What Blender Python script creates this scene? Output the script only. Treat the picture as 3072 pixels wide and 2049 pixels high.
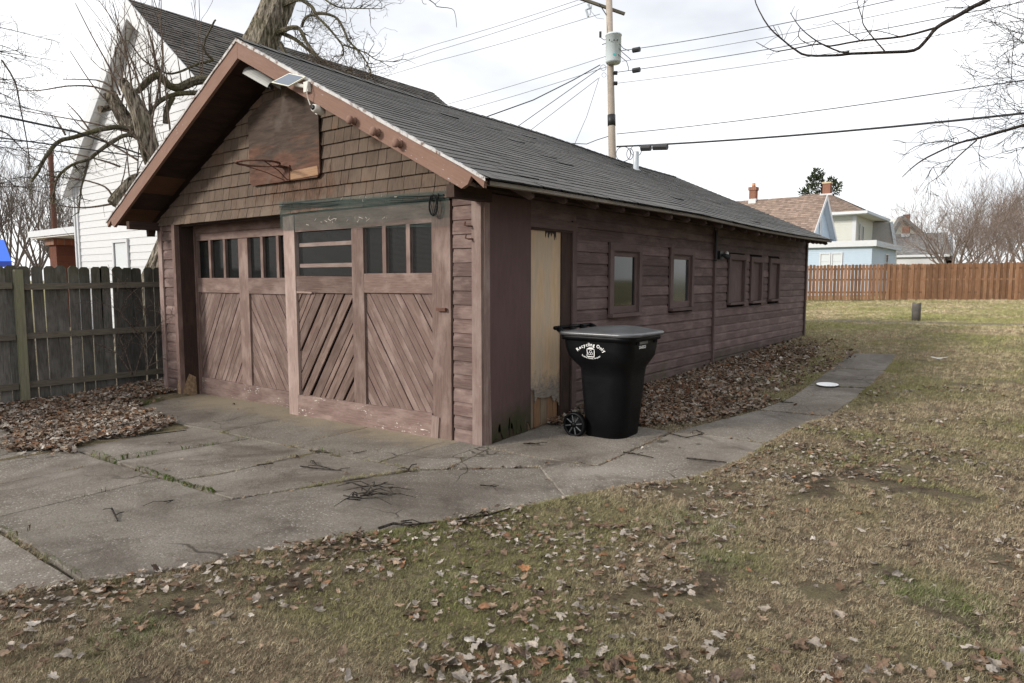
import bpy, bmesh, math, random
import numpy as np
from mathutils import Vector, Matrix
random.seed(7); RNG = np.random.default_rng(11)
R = math.radians
scene = bpy.context.scene
for o in list(bpy.data.objects): bpy.data.objects.remove(o)
COL = scene.collection

# ------------------------------------------------------------------ camera
CAM = Vector((4.152, -4.931, 1.6)); YAW = R(-37.716); PITCH = R(-5.166); FPX = 2048.0
cd = bpy.data.cameras.new('camera'); cam = bpy.data.objects.new('camera', cd); COL.objects.link(cam)
cd.sensor_width = 36; cd.lens = 24; cd.clip_start = 0.05; cd.clip_end = 2000
cam.location = CAM; cam.rotation_euler = (R(90) + PITCH, 0, -YAW)
scene.camera = cam
scene.render.resolution_x, scene.render.resolution_y = 1024, 683
# ------------------------------------------------------------------ sky (bright thin overcast)
SUN_EL, SUN_AZ = R(24), R(31)          # sun low, in front of the garage doors and to their left
wd = bpy.data.worlds.new('World'); scene.world = wd; wd.use_nodes = True
nt = wd.node_tree; nt.nodes.clear()
wo = nt.nodes.new('ShaderNodeOutputWorld'); bg = nt.nodes.new('ShaderNodeBackground')
sky = nt.nodes.new('ShaderNodeTexSky'); sky.sky_type = 'NISHITA'; sky.sun_disc = False
sky.sun_elevation = SUN_EL; sky.sun_rotation = R(180) + SUN_AZ
sc = nt.nodes.new('ShaderNodeVectorMath'); sc.operation = 'SCALE'; sc.inputs['Scale'].default_value = 0.11
nt.links.new(sky.outputs[0], sc.inputs[0])
tc = nt.nodes.new('ShaderNodeTexCoord'); nz = nt.nodes.new('ShaderNodeTexNoise')
mp = nt.nodes.new('ShaderNodeMapping'); mp.inputs['Scale'].default_value = (1, 1, 2.4)
nt.links.new(tc.outputs['Generated'], mp.inputs[0]); nt.links.new(mp.outputs[0], nz.inputs['Vector'])
nz.inputs['Scale'].default_value = 2.2; nz.inputs['Detail'].default_value = 5
rp = nt.nodes.new('ShaderNodeValToRGB'); nt.links.new(nz.outputs[0], rp.inputs[0])
rp.color_ramp.elements[0].position = .30; rp.color_ramp.elements[0].color = (.53, .55, .59, 1)
rp.color_ramp.elements[1].position = .60; rp.color_ramp.elements[1].color = (1.0, 1.0, 1.0, 1)
mx = nt.nodes.new('ShaderNodeMix'); mx.data_type = 'RGBA'; mx.inputs[0].default_value = .9
nt.links.new(sc.outputs[0], mx.inputs[6]); nt.links.new(rp.outputs[0], mx.inputs[7])
nt.links.new(mx.outputs[2], bg.inputs[0]); bg.inputs[1].default_value = 0.63
nt.links.new(bg.outputs[0], wo.inputs[0])
# ------------------------------------------------------------------ sun
sl = bpy.data.lights.new('sun', 'SUN'); sl.energy = 1.5; sl.angle = R(11); sl.color = (1, .95, .87)
so = bpy.data.objects.new('sun', sl); COL.objects.link(so)
sdir = Vector((-math.sin(SUN_AZ) * math.cos(SUN_EL), -math.cos(SUN_AZ) * math.cos(SUN_EL), math.sin(SUN_EL)))
so.rotation_euler = (-sdir).to_track_quat('-Z', 'Y').to_euler(); so.location = (-8, -12, 12)
# ------------------------------------------------------------------ exposure
vs = scene.view_settings; vs.view_transform = 'Standard'; vs.look = 'None'; vs.gamma = 1; vs.exposure = 1.24
vs.use_curve_mapping = False
scene.render.engine = 'CYCLES'

# ================================================================== helpers
FW = Vector((math.sin(YAW) * math.cos(PITCH), math.cos(YAW) * math.cos(PITCH), math.sin(PITCH)))
RT = Vector((math.cos(YAW), -math.sin(YAW), 0)); UP = RT.cross(FW)
def ray(u, v): return FW + RT * ((u - 1536) / FPX) - UP * ((v - 1024.5) / FPX)
def at(u, v, D): return CAM + ray(u, v) * D                      # survey a point: picture position + distance
def fy(u, v, y): d = ray(u, v); return CAM + d * ((y - CAM.y) / d.y)
def fx(u, v, x): d = ray(u, v); return CAM + d * ((x - CAM.x) / d.x)

def H(x, y):                                                     # lie of the land
    h = 0.022 * min(max(x, -12), 0)
    h += 0.03 * min(max(y, 0), 12) + 0.009 * min(max(y - 12, 0), 60)
    return h
def Hn(x, y):
    return 0.022 * np.clip(x, -12, 0) + 0.03 * np.clip(y, 0, 12) + 0.009 * np.clip(y - 12, 0, 60)
_lat = RNG.random((128, 128))
def vnoise(x, y, s=1.0, o=0.0):
    x = np.asarray(x, float) * s + 37.3 + o; y = np.asarray(y, float) * s + 11.7 + o * 1.7
    ix = np.floor(x).astype(int); iy = np.floor(y).astype(int); fx_ = x - ix; fy_ = y - iy
    fx_ = fx_ * fx_ * (3 - 2 * fx_); fy_ = fy_ * fy_ * (3 - 2 * fy_)
    g = lambda a, b: _lat[a % 128, b % 128]
    return (g(ix, iy) * (1 - fx_) + g(ix + 1, iy) * fx_) * (1 - fy_) + (g(ix, iy + 1) * (1 - fx_) + g(ix + 1, iy + 1) * fx_) * fy_

def world(o):
    return (world(o.parent) @ o.matrix_parent_inverse @ o.matrix_basis) if o.parent else o.matrix_basis.copy()
def link(o, parent=None, M=None):
    COL.objects.link(o)
    if M is not None: o.matrix_basis = M
    if parent is not None:
        o.parent = parent; o.matrix_parent_inverse = world(parent).inverted()
    return o
def empty(name, loc=(0, 0, 0), label=None, cat=None, group=None, parent=None):
    o = bpy.data.objects.new(name, None); o.empty_display_size = .2
    link(o, parent, Matrix.Translation(loc)); return tag(o, label, cat, group)
def tag(o, label=None, cat=None, group=None, kind=None):
    if label: o['label'] = label
    if cat: o['category'] = cat
    if group: o['group'] = group
    if kind: o['kind'] = kind
    return o
def add(name, verts, faces, mat, parent=None, rot=None, smooth=False, midx=None, origin=None):
    """world-space verts -> mesh object with its own origin and frame (rot: 3x3, columns = local axes)"""
    V = [Vector(v) for v in verts]
    c = Vector(origin) if origin is not None else sum(V, Vector()) / len(V)
    rot = rot or Matrix.Identity(3); ri = rot.transposed()
    me = bpy.data.meshes.new(name); me.from_pydata([ri @ (v - c) for v in V], [], faces)
    for m in (mat if isinstance(mat, (list, tuple)) else [mat]): me.materials.append(m)
    if midx: me.polygons.foreach_set('material_index', midx)
    if smooth: me.polygons.foreach_set('use_smooth', [True] * len(me.polygons))
    me.update()
    o = bpy.data.objects.new(name, me)
    return link(o, parent, Matrix.Translation(c) @ rot.to_4x4())
BOXF = [(0, 3, 2, 1), (4, 5, 6, 7), (0, 1, 5, 4), (1, 2, 6, 5), (2, 3, 7, 6), (3, 0, 4, 7)]
def frame(X, N):
    X = Vector(X).normalized(); N = Vector(N); N = (N - X * N.dot(X)).normalized(); Y = N.cross(X)
    return Matrix((X, Y, N)).transposed()
def board(name, a, b, w, t, n, mat, parent=None, jit=0.0, taper=1.0):
    """plank from a to b (centre line), width w, thickness t along n; local X = grain"""
    a, b = Vector(a), Vector(b); F = frame(b - a, n); X, Y, N = F.col[0], F.col[1], F.col[2]
    j = lambda: random.uniform(-jit, jit)
    vs_ = []
    for s in (-.5, .5):
        for (p, ww) in ((a, w), (b, w * taper)):
            for q in ((-.5,), (.5,)):
                vs_.append(p + Y * (ww * q[0] + j()) + N * (t * s + j() * .4) + X * j())
    # order: s- a -, s- a +, s- b -, s- b +, s+ ...
    idx = [0, 2, 3, 1, 4, 6, 7, 5]; V = [vs_[i] for i in idx]
    return add(name, V, BOXF, mat, parent, F)
def box(name, x0, x1, y0, y1, z0, z1, mat, parent=None):
    d = (x1 - x0, y1 - y0, z1 - z0); k = max(range(3), key=lambda i: d[i])
    X = Vector([1 if i == k else 0 for i in range(3)])
    N = Vector((0, 0, 1)) if k != 2 else Vector((0, 1, 0))
    V = [(x0, y0, z0), (x1, y0, z0), (x1, y1, z0), (x0, y1, z0), (x0, y0, z1), (x1, y0, z1), (x1, y1, z1), (x0, y1, z1)]
    return add(name, V, BOXF, mat, parent, frame(X, N))
def prism(name, poly, off, mat, parent=None, rot=None, midx=None, smooth=False):
    """polygon (world pts, any convex or simple planar) extruded by vector off"""
    n = len(poly); off = Vector(off); P = [Vector(p) for p in poly]
    V = P + [p + off for p in P]
    F = [tuple(range(n))[::-1], tuple(range(n, 2 * n))] + [(i, (i + 1) % n, n + (i + 1) % n, n + i) for i in range(n)]
    nrm = Vector()
    for i in range(n): nrm += P[i].cross(P[(i + 1) % n])
    if nrm.dot(off) < 0: F = [f[::-1] for f in F]
    return add(name, V, F, mat, parent, rot, smooth, midx)
def clip2(poly, nx, ny, c):
    """keep nx*x+ny*y<=c"""
    out = []
    for i in range(len(poly)):
        a, b = poly[i], poly[(i + 1) % len(poly)]
        da, db = nx * a[0] + ny * a[1] - c, nx * b[0] + ny * b[1] - c
        if da <= 0: out.append(a)
        if (da < 0 < db) or (db < 0 < da):
            t = da / (da - db); out.append((a[0] + (b[0] - a[0]) * t, a[1] + (b[1] - a[1]) * t))
    return out
class MB:                                                        # gathers tubes / boxes into one mesh
    def __init__(s): s.v = []; s.f = []; s.m = []
    def quad(s, a, b, c, d, m=0):
        k = len(s.v); s.v += [a, b, c, d]; s.f.append((k, k + 1, k + 2, k + 3)); s.m.append(m)
    def box(s, x0, x1, y0, y1, z0, z1, m=0):
        k = len(s.v)
        s.v += [(x0, y0, z0), (x1, y0, z0), (x1, y1, z0), (x0, y1, z0), (x0, y0, z1), (x1, y0, z1), (x1, y1, z1), (x0, y1, z1)]
        s.f += [tuple(i + k for i in f) for f in BOXF]; s.m += [m] * 6
    def tube(s, pts, rad, n=6, cap=True, m=0, lump=0.0):
        pts = [Vector(p) for p in pts]
        if not hasattr(rad, '__len__'): rad = [rad] * len(pts)
        k0 = len(s.v); prev = None
        for i, p in enumerate(pts):
            t = (pts[min(i + 1, len(pts) - 1)] - pts[max(i - 1, 0)]).normalized()
            if prev is None:
                ref = Vector((0, 0, 1)) if abs(t.z) < .9 else Vector((1, 0, 0)); a = t.cross(ref).normalized()
            else:
                a = (prev - t * prev.dot(t)).normalized()
            prev = a; b = t.cross(a)
            for j in range(n):
                an = 2 * math.pi * j / n; r = rad[i] * (1 + (random.uniform(-lump, lump) if lump else 0))
                s.v.append(p + a * (math.cos(an) * r) + b * (math.sin(an) * r))
        for i in range(len(pts) - 1):
            for j in range(n):
                s.f.append((k0 + i * n + j, k0 + i * n + (j + 1) % n, k0 + (i + 1) * n + (j + 1) % n, k0 + (i + 1) * n + j)); s.m.append(m)
        if cap:
            s.f.append(tuple(k0 + j for j in range(n))[::-1]); s.m.append(m)
            e = k0 + (len(pts) - 1) * n; s.f.append(tuple(e + j for j in range(n))); s.m.append(m)
    def build(s, name, mat, parent=None, smooth=False, origin=None):
        return add(name, s.v, s.f, mat, parent, smooth=smooth, midx=s.m if isinstance(mat, (list, tuple)) else None, origin=origin)
def bigmesh(name, V, T, C, mat, parent=None):
    """fast triangle soup: V (n,3) T (m,3) C (n,3)"""
    V = np.asarray(V, np.float32); T = np.asarray(T, np.int32)
    me = bpy.data.meshes.new(name); me.vertices.add(len(V)); me.vertices.foreach_set('co', V.ravel())
    me.loops.add(T.size); me.loops.foreach_set('vertex_index', T.ravel())
    me.polygons.add(len(T)); me.polygons.foreach_set('loop_start', np.arange(0, T.size, 3, dtype=np.int32))
    try: me.polygons.foreach_set('loop_total', np.full(len(T), 3, np.int32))
    except Exception: pass
    if C is not None:
        ca = me.color_attributes.new('Col', 'FLOAT_COLOR', 'POINT')
        ca.data.foreach_set('color', np.concatenate([C, np.ones((len(C), 1))], 1).astype(np.float32).ravel())
    me.materials.append(mat); me.update(); me.validate()
    o = bpy.data.objects.new(name, me); return link(o, parent)
def setcol(o, cols):
    ca = o.data.color_attributes.new('Col', 'FLOAT_COLOR', 'POINT')
    ca.data.foreach_set('color', [x for c in cols for x in (c[0], c[1], c[2], 1)])
def lathe(name, prof, mat, parent=None, n=20, M=None, smooth=True):
    """profile [(r,z)] revolved about local z, placed by matrix M"""
    M = M or Matrix.Identity(4); v, f = [], []
    for r, z in prof:
        for j in range(n): v.append((r * math.cos(2 * math.pi * j / n), r * math.sin(2 * math.pi * j / n), z))
    for i in range(len(prof) - 1):
        for j in range(n): f.append((i * n + j, i * n + (j + 1) % n, (i + 1) * n + (j + 1) % n, (i + 1) * n + j))
    f.append(tuple(range(n))[::-1]); f.append(tuple((len(prof) - 1) * n + j for j in range(n)))
    me = bpy.data.meshes.new(name); me.from_pydata(v, [], f); me.materials.append(mat)
    if smooth: me.polygons.foreach_set('use_smooth', [len(p.vertices) == 4 for p in me.polygons])
    return link(bpy.data.objects.new(name, me), parent, M)

# ================================================================== materials
class NT:
    def __init__(s, name):
        s.mat = bpy.data.materials.new(name); s.mat.use_nodes = True; s.t = s.mat.node_tree
        s.b = s.t.nodes['Principled BSDF']; s.b.inputs['Roughness'].default_value = .85
        s.b.inputs['Specular IOR Level'].default_value = .25
    def n(s, typ, **kw):
        k = s.t.nodes.new('ShaderNode' + typ)
        for a, v in kw.items(): setattr(k, a, v)
        return k
    def l(s, a, b): s.t.links.new(a, b)
    def coord(s, kind='Object', scale=(1, 1, 1), rnd=True):
        if kind == 'World': o = s.n('NewGeometry').outputs['Position']
        else: o = s.n('TexCoord').outputs[kind]
        if rnd and kind != 'World':
            oi = s.n('ObjectInfo'); m = s.n('Math', operation='MULTIPLY'); s.l(oi.outputs['Random'], m.inputs[0]); m.inputs[1].default_value = 57.0
            a = s.n('VectorMath', operation='ADD'); s.l(o, a.inputs[0]); s.l(m.outputs[0], a.inputs[1]); o = a.outputs[0]
        mp = s.n('Mapping'); mp.inputs['Scale'].default_value = scale; s.l(o, mp.inputs[0]); return mp.outputs[0]
    def noise(s, vec, scale, detail=4, rough=.55, dist=0):
        k = s.n('TexNoise'); s.l(vec, k.inputs['Vector']); k.inputs['Scale'].default_value = scale
        k.inputs['Detail'].default_value = detail; k.inputs['Roughness'].default_value = rough; k.inputs['Distortion'].default_value = dist
        return k.outputs[0]
    def vor(s, vec, scale, out='Distance', feature='F1'):
        k = s.n('TexVoronoi', feature=feature); s.l(vec, k.inputs['Vector']); k.inputs['Scale'].default_value = scale; return k.outputs[out]
    def ramp(s, fac, stops, interp='LINEAR'):
        k = s.n('ValToRGB'); s.l(fac, k.inputs[0]); k.color_ramp.interpolation = interp
        e = k.color_ramp.elements
        while len(e) < len(stops): e.new(.5)
        for i, (p, c) in enumerate(stops):
            e[i].position = p; c = (c, c, c) if not hasattr(c, '__len__') else c; e[i].color = (*c[:3], 1)
        return k.outputs[0]
    def mix(s, fac, a, b, blend='MIX'):
        k = s.n('Mix', data_type='RGBA', blend_type=blend)
        for i, x in ((0, fac), (6, a), (7, b)):
            if hasattr(x, 'is_linked') or hasattr(x, 'links'): s.l(x, k.inputs[i])
            elif i == 0: k.inputs[0].default_value = x
            else: k.inputs[i].default_value = (*x, 1)
        return k.outputs[2]
    def m(s, op, a, b=None):
        k = s.n('Math', operation=op)
        for i, x in enumerate((a, b)):
            if x is None: continue
            if hasattr(x, 'links'): s.l(x, k.inputs[i])
            else: k.inputs[i].default_value = x
        return k.outputs[0]
    def rnd(s, lo, hi):
        oi = s.n('ObjectInfo'); k = s.n('MapRange'); s.l(oi.outputs['Random'], k.inputs[0]); k.inputs[3].default_value = lo; k.inputs[4].default_value = hi
        return k.outputs[0]
    def tint(s, col, val, hue=None, sat=None):
        k = s.n('HueSaturation'); s.l(col, k.inputs['Color'])
        if hasattr(val, 'links'): s.l(val, k.inputs['Value'])
        else: k.inputs['Value'].default_value = val
        if sat is not None:
            if hasattr(sat, 'links'): s.l(sat, k.inputs['Saturation'])
            else: k.inputs['Saturation'].default_value = sat
        return k.outputs[0]
    def bump(s, h, strength=.4, dist=.01):
        k = s.n('Bump'); s.l(h, k.inputs['Height']); k.inputs['Strength'].default_value = strength; k.inputs['Distance'].default_value = dist
        s.l(k.outputs[0], s.b.inputs['Normal'])
    def done(s, col, rough=None, spec=None, metal=None):
        if hasattr(col, 'links'): s.l(col, s.b.inputs['Base Color'])
        else: s.b.inputs['Base Color'].default_value = (*col, 1)
        if rough is not None:
            if hasattr(rough, 'links'): s.l(rough, s.b.inputs['Roughness'])
            else: s.b.inputs['Roughness'].default_value = rough
        if spec is not None: s.b.inputs['Specular IOR Level'].default_value = spec
        if metal is not None: s.b.inputs['Metallic'].default_value = metal
        return s.mat
def plain(name, c, rough=.6, spec=.3, var=.08, scale=14, metal=0, bump=0):
    k = NT(name); v = k.coord(); nn = k.noise(v, scale, 5)
    f = k.ramp(nn, [(.25, tuple(x * (1 - var) for x in c)), (.75, tuple(min(1, x * (1 + var)) for x in c))])
    if bump: k.bump(nn, bump, .004)
    return k.done(f, rough, spec, metal)
def wood(name, c1, c2, fade=None, fade_amt=.5, chip=None, chip_at=.72, var=(.85, 1.12), crack=.35, algae=None, gs=1.0, bump=.45, mul=1.0):
    """weathered timber, grain along local X"""
    s_ = lambda c: tuple(min(.9, x * mul) for x in c); c1, c2, fade = s_(c1), s_(c2), (s_(fade) if fade else None)
    k = NT(name); v = k.coord(scale=(1.6, 24 * gs, 24 * gs)); g = k.noise(v, 3.2, 6, .65)
    col = k.ramp(g, [(.32, c1), (.68, c2)])
    v2 = k.coord(scale=(1, 2.2, 2.2)); p = k.noise(v2, 2.6, 5, .6)
    if fade:
        col = k.mix(k.m('MULTIPLY', k.ramp(p, [(.46, 0), (.66, 1)]), fade_amt), col, fade)
    fine = k.noise(k.coord(scale=(2.5, 90 * gs, 90 * gs)), 3, 3, .6)
    col = k.mix(k.m('MULTIPLY', k.ramp(fine, [(.30, 1), (.42, 0)]), crack), col, tuple(x * .45 for x in c1))
    if chip:
        ch = k.noise(k.coord(scale=(9, 26, 26)), 2.2, 4, .7); ch2 = k.noise(k.coord(scale=(1, 1.5, 1.5)), 2.2, 2)
        msk = k.m('MULTIPLY', k.ramp(ch, [(chip_at, 0), (chip_at + .03, 1)]), k.ramp(ch2, [(.5, 0), (.58, 1)]))
        col = k.mix(msk, col, chip)
    if algae:                                                     # green growth near the ground, patchy
        pos = k.coord('World'); sp = k.n('SeparateXYZ'); k.l(pos, sp.inputs[0])
        an = k.noise(pos, 1.6, 5, .65); hh = k.m('SUBTRACT', an, k.m('MULTIPLY', k.m('SUBTRACT', sp.outputs[2], algae[1]), algae[2]))
        col = k.mix(k.m('MULTIPLY', k.ramp(hh, [(.35, 0), (.75, 1)]), algae[3]), col, algae[0])
    col = k.tint(col, k.rnd(*var))
    k.bump(k.m('ADD', g, k.m('MULTIPLY', fine, .6)), bump, .004)
    return k.done(col, .8, .2)
MAT = {}
MAT['door'] = wood('door paint', (.108, .071, .060), (.178, .121, .104), fade=(.275, .203, .178), fade_amt=.7, chip=(.50, .43, .38), chip_at=.70, var=(.86, 1.1), mul=1.08)
MAT['door_old'] = wood('door planks worn', (.085, .055, .045), (.155, .103, .086), fade=(.22, .16, .138), fade_amt=.6, chip=(.34, .27, .23), chip_at=.66, var=(.74, 1.15), crack=.6, mul=1.12)
MAT['stile_old'] = wood('worn door stile', (.21, .15, .13), (.32, .235, .205), fade=(.40, .31, .275), fade_amt=.8, chip=(.13, .09, .08), chip_at=.68)
MAT['rail_old'] = wood('peeling bottom rail', (.115, .076, .066), (.195, .133, .117), fade=(.28, .208, .183), fade_amt=.6, chip=(.62, .58, .52), chip_at=.60, mul=1.1)
MAT['trim'] = wood('brown trim', (.105, .067, .056), (.165, .108, .092), fade=(.30, .21, .19), fade_amt=.5, chip=(.48, .40, .35), chip_at=.74, mul=1.1)
MAT['post_old'] = wood('weathered corner post', (.17, .115, .10), (.25, .175, .155), fade=(.31, .24, .215), fade_amt=.8, chip=(.55, .43, .33), chip_at=.69)
MAT['siding_f'] = wood('front siding', (.075, .049, .043), (.13, .086, .076), fade=(.225, .163, .145), fade_amt=.75, chip=(.50, .42, .36), chip_at=.73, var=(.78, 1.18), mul=1.25)
MAT['siding'] = wood('side siding', (.054, .038, .036), (.090, .063, .059), fade=(.128, .092, .086), fade_amt=.7, chip=(.19, .15, .13), chip_at=.70, crack=.5, var=(.72, 1.22), algae=((.085, .085, .03), .12, .55, .75), mul=1.75)
MAT['sidetrim'] = wood('side trim', (.058, .041, .038), (.086, .061, .057), fade=(.112, .081, .075), fade_amt=.4, mul=1.7)
MAT['panel'] = wood('brown panel', (.105, .066, .062), (.125, .079, .075), fade=(.138, .089, .084), fade_amt=.3, crack=.1, gs=.35, bump=.1, algae=((.040, .043, .020), .26, 1.5, .95))
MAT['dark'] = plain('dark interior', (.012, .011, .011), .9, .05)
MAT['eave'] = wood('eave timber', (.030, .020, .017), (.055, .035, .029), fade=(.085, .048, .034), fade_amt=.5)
MAT['rafter'] = wood('rafter timber', (.075, .050, .043), (.12, .082, .070), fade=(.17, .125, .105), fade_amt=.6)
MAT['barge'] = wood('barge board', (.185, .108, .080), (.225, .135, .104), fade=(.25, .158, .125), fade_amt=.5, chip=(.62, .59, .59), chip_at=.66, var=(.95, 1.03), crack=.15)
k_ = NT('peeling white edge'); _n = k_.noise(k_.coord('World', (1, 1, 1)), 14, 5, .7); MAT['drip'] = k_.done(k_.ramp(_n, [(.38, (.15, .085, .06)), (.47, (.46, .45, .44)), (.7, (.60, .59, .58))]), .6, .3)
MAT['fascia'] = wood('grey fascia', (.13, .115, .095), (.19, .17, .145), fade=(.22, .20, .17), mul=1.2)
def mat_shingle():
    k = NT('cedar shingle'); v = k.coord(scale=(22, 22, 1.6)); g = k.noise(v, 3, 5, .65)
    col = k.ramp(g, [(.3, (.082, .060, .046)), (.7, (.145, .108, .084))])
    w = k.coord('World'); p = k.noise(w, 1.1, 4, .6)
    col = k.mix(k.m('MULTIPLY', k.ramp(p, [(.45, 0), (.68, 1)]), .45), col, (.205, .158, .125))
    q = k.noise(w, 2.3, 3); col = k.mix(k.m('MULTIPLY', k.ramp(q, [(.55, 0), (.7, 1)]), k.m('MULTIPLY', k.rnd(0, 1), .8)), col, (.155, .095, .063))
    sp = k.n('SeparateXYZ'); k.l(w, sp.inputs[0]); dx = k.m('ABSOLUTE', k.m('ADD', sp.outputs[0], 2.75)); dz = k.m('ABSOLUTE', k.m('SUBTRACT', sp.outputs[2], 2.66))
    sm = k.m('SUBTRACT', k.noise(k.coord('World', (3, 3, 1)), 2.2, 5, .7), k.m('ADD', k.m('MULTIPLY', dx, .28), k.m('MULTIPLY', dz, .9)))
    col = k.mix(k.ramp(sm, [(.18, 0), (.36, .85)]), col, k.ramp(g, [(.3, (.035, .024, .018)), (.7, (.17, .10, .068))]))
    col = k.tint(col, k.rnd(.84, 1.14)); k.bump(g, .4, .004); return k.done(col, .9, .15)
MAT['shingle'] = mat_shingle()
def mat_asphalt(name, c, edge=False):
    k = NT(name); w = k.coord('World'); g = k.noise(w, 260, 2, .6); p = k.noise(w, .7, 4, .6); s2 = k.noise(k.coord('World', (1, .35, 1)), 5, 4)
    col = k.ramp(g, [(.3, tuple(x * .6 for x in c)), (.7, tuple(x * 1.4 for x in c))])
    col = k.mix(k.m('MULTIPLY', k.ramp(p, [(.4, 0), (.7, 1)]), .35), col, tuple(x * 1.35 for x in c))
    col = k.mix(k.m('MULTIPLY', k.ramp(s2, [(.5, 0), (.75, 1)]), .35), col, tuple(x * .6 for x in c))
    a = k.n('Attribute', attribute_name='Col'); col = k.mix(1.0, col, a.outputs[0], 'MULTIPLY')
    k.bump(g, .3, .003); return k.done(col, .95, .15)
MAT['asphalt'] = mat_asphalt('asphalt shingle', (.138, .134, .129))
MAT['asphalt_b'] = mat_asphalt('weathered shingle', (.12, .11, .10))
MAT['asphalt_br'] = mat_asphalt('brown shingle', (.25, .185, .15))
MAT['asphalt_g'] = mat_asphalt('grey shingle', (.20, .195, .19))
MAT['cut'] = plain('shingle edge shadow line', (.018, .018, .018), .95, .05)  # shadow line under each roof course, painted onto the shingle edge faces
def mat_concrete():
    k = NT('old concrete'); w = k.coord('World')
    p = k.noise(w, 1.1, 7, .66); f = k.noise(w, 30, 5, .7); s = k.noise(w, 3.6, 6, .7); fine = k.noise(w, 120, 3, .7)
    col = k.ramp(p, [(.30, (.115, .098, .080)), (.48, (.18, .158, .132)), (.68, (.245, .218, .185))])
    col = k.mix(k.m('MULTIPLY', k.ramp(f, [(.42, 0), (.66, 1)]), .5), col, (.27, .243, .21))
    col = k.mix(k.m('MULTIPLY', k.ramp(fine, [(.36, 1), (.5, 0)]), .5), col, (.085, .073, .061))
    col = k.mix(k.m('MULTIPLY', k.ramp(s, [(.53, 0), (.70, 1)]), .5), col, (.105, .088, .072))
    rough_zone = k.ramp(k.noise(w, .9, 3), [(.40, .25), (.58, 1)])
    d = k.vor(w, 42); ds = k.noise(w, 17, 2)
    col = k.mix(k.m('MULTIPLY', k.m('MULTIPLY', k.ramp(d, [(.0, 1), (.20, .9), (.30, 0)]), k.ramp(ds, [(.38, 0), (.52, .85)])), rough_zone), col, (.46, .43, .385))
    d2 = k.vor(w, 63); col = k.mix(k.m('MULTIPLY', k.ramp(d2, [(.14, 1), (.28, 0)]), .5), col, (.065, .056, .048))
    wd_ = k.n('VectorMath', operation='ADD'); k.l(w, wd_.inputs[0]); wn = k.n('TexNoise'); k.l(w, wn.inputs['Vector']); wn.inputs['Scale'].default_value = 2.2; ws_ = k.n('VectorMath', operation='SCALE'); k.l(wn.outputs['Color'], ws_.inputs[0]); ws_.inputs['Scale'].default_value = .5; k.l(ws_.outputs[0], wd_.inputs[1])
    ck = k.vor(wd_.outputs[0], .75, feature='DISTANCE_TO_EDGE'); col = k.mix(k.m('MULTIPLY', k.ramp(ck, [(.003, 1), (.008, 0)]), k.ramp(k.noise(w, .7, 3), [(.5, 0), (.56, .85)])), col, (.035, .028, .022))
    st_ = k.noise(w, .62, 6, .62, 1.4); col = k.mix(k.m('MULTIPLY', k.ramp(st_, [(.46, 0), (.62, 1)]), .62), col, (.088, .072, .058)); st2 = k.noise(w, 1.7, 6, .7, .8); col = k.mix(k.m('MULTIPLY', k.ramp(st2, [(.55, 0), (.66, 1)]), .5), col, (.066, .053, .042)); st3 = k.noise(w, 1.15, 4, .6, .6); col = k.mix(k.m('MULTIPLY', k.ramp(st3, [(.58, 0), (.72, 1)]), .4), col, (.30, .275, .245))
    y = k.n('SeparateXYZ'); k.l(w, y.inputs[0])                    # sandy wash beside the doors
    ws = k.m('ADD', k.m('MULTIPLY', y.outputs[1], .75), k.m('MULTIPLY', s, .9))
    gx = k.m('MULTIPLY', k.m('LESS_THAN', y.outputs[0], -.3), k.m('GREATER_THAN', y.outputs[0], -5.9))
    col = k.mix(k.m('MULTIPLY', k.m('MULTIPLY', k.ramp(ws, [(.02, 0), (.42, .75)]), gx), 1.0), col, (.30, .245, .17))
    col = k.tint(col, k.rnd(.88, 1.12)); k.bump(k.m('ADD', k.m('ADD', f, k.m('MULTIPLY', d, .8)), fine), .6, .007)
    return k.done(col, .92, .2)
MAT['concrete'] = mat_concrete()
def mat_ground():
    k = NT('winter lawn'); w = k.coord('World'); p = k.noise(w, .55, 5, .6); q = k.noise(w, 2.6, 6, .7); f = k.noise(w, 48, 7, .85); f2 = k.noise(k.coord('World', (1, 1.7, 1)), 110, 5, .85, .6)
    soil = k.ramp(f, [(.36, (.052, .038, .027)), (.5, (.14, .106, .076)), (.66, (.26, .205, .15))])
    straw = k.ramp(f2, [(.36, (.095, .076, .046)), (.5, (.25, .205, .13)), (.64, (.44, .37, .25))])
    green = k.ramp(f2, [(.36, (.085, .08, .034)), (.5, (.225, .208, .09)), (.64, (.41, .375, .185))])
    sp = k.n('SeparateXYZ'); k.l(w, sp.inputs[0])
    far = k.n('MapRange'); k.l(sp.outputs[1], far.inputs[0]); far.inputs[1].default_value = 1; far.inputs[2].default_value = 18
    col = k.mix(k.ramp(k.m('ADD', q, k.m('MULTIPLY', far.outputs[0], .3)), [(.40, 0), (.56, 1)]), soil, straw)
    gm = k.m('ADD', k.m('MULTIPLY', p, .6), k.m('ADD', k.m('MULTIPLY', q, .4), k.m('MULTIPLY', far.outputs[0], .22)))
    col = k.mix(k.ramp(gm, [(.50, 0), (.70, .85)]), col, green)
    bl = k.noise(k.coord('World', (1, 1, 1)), 1.9, 3, .5); col = k.mix(k.ramp(bl, [(.67, 0), (.72, .75)]), col, (.022, .016, .012))
    k.bump(k.m('ADD', f, f2), 1.0, .03); return k.done(col, .95, .1)
MAT['ground'] = mat_ground()
def mat_attr(name, rough=.9, spec=.15, trans=0):
    k = NT(name); a = k.n('Attribute', attribute_name='Col'); w = k.coord('World'); nn = k.noise(w, 140, 2)
    col = k.mix(.35, a.outputs[0], k.mix(1.0, a.outputs[0], k.ramp(nn, [(.3, .55), (.7, 1.35)]), 'MULTIPLY'))
    return k.done(col, rough, spec)
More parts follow.
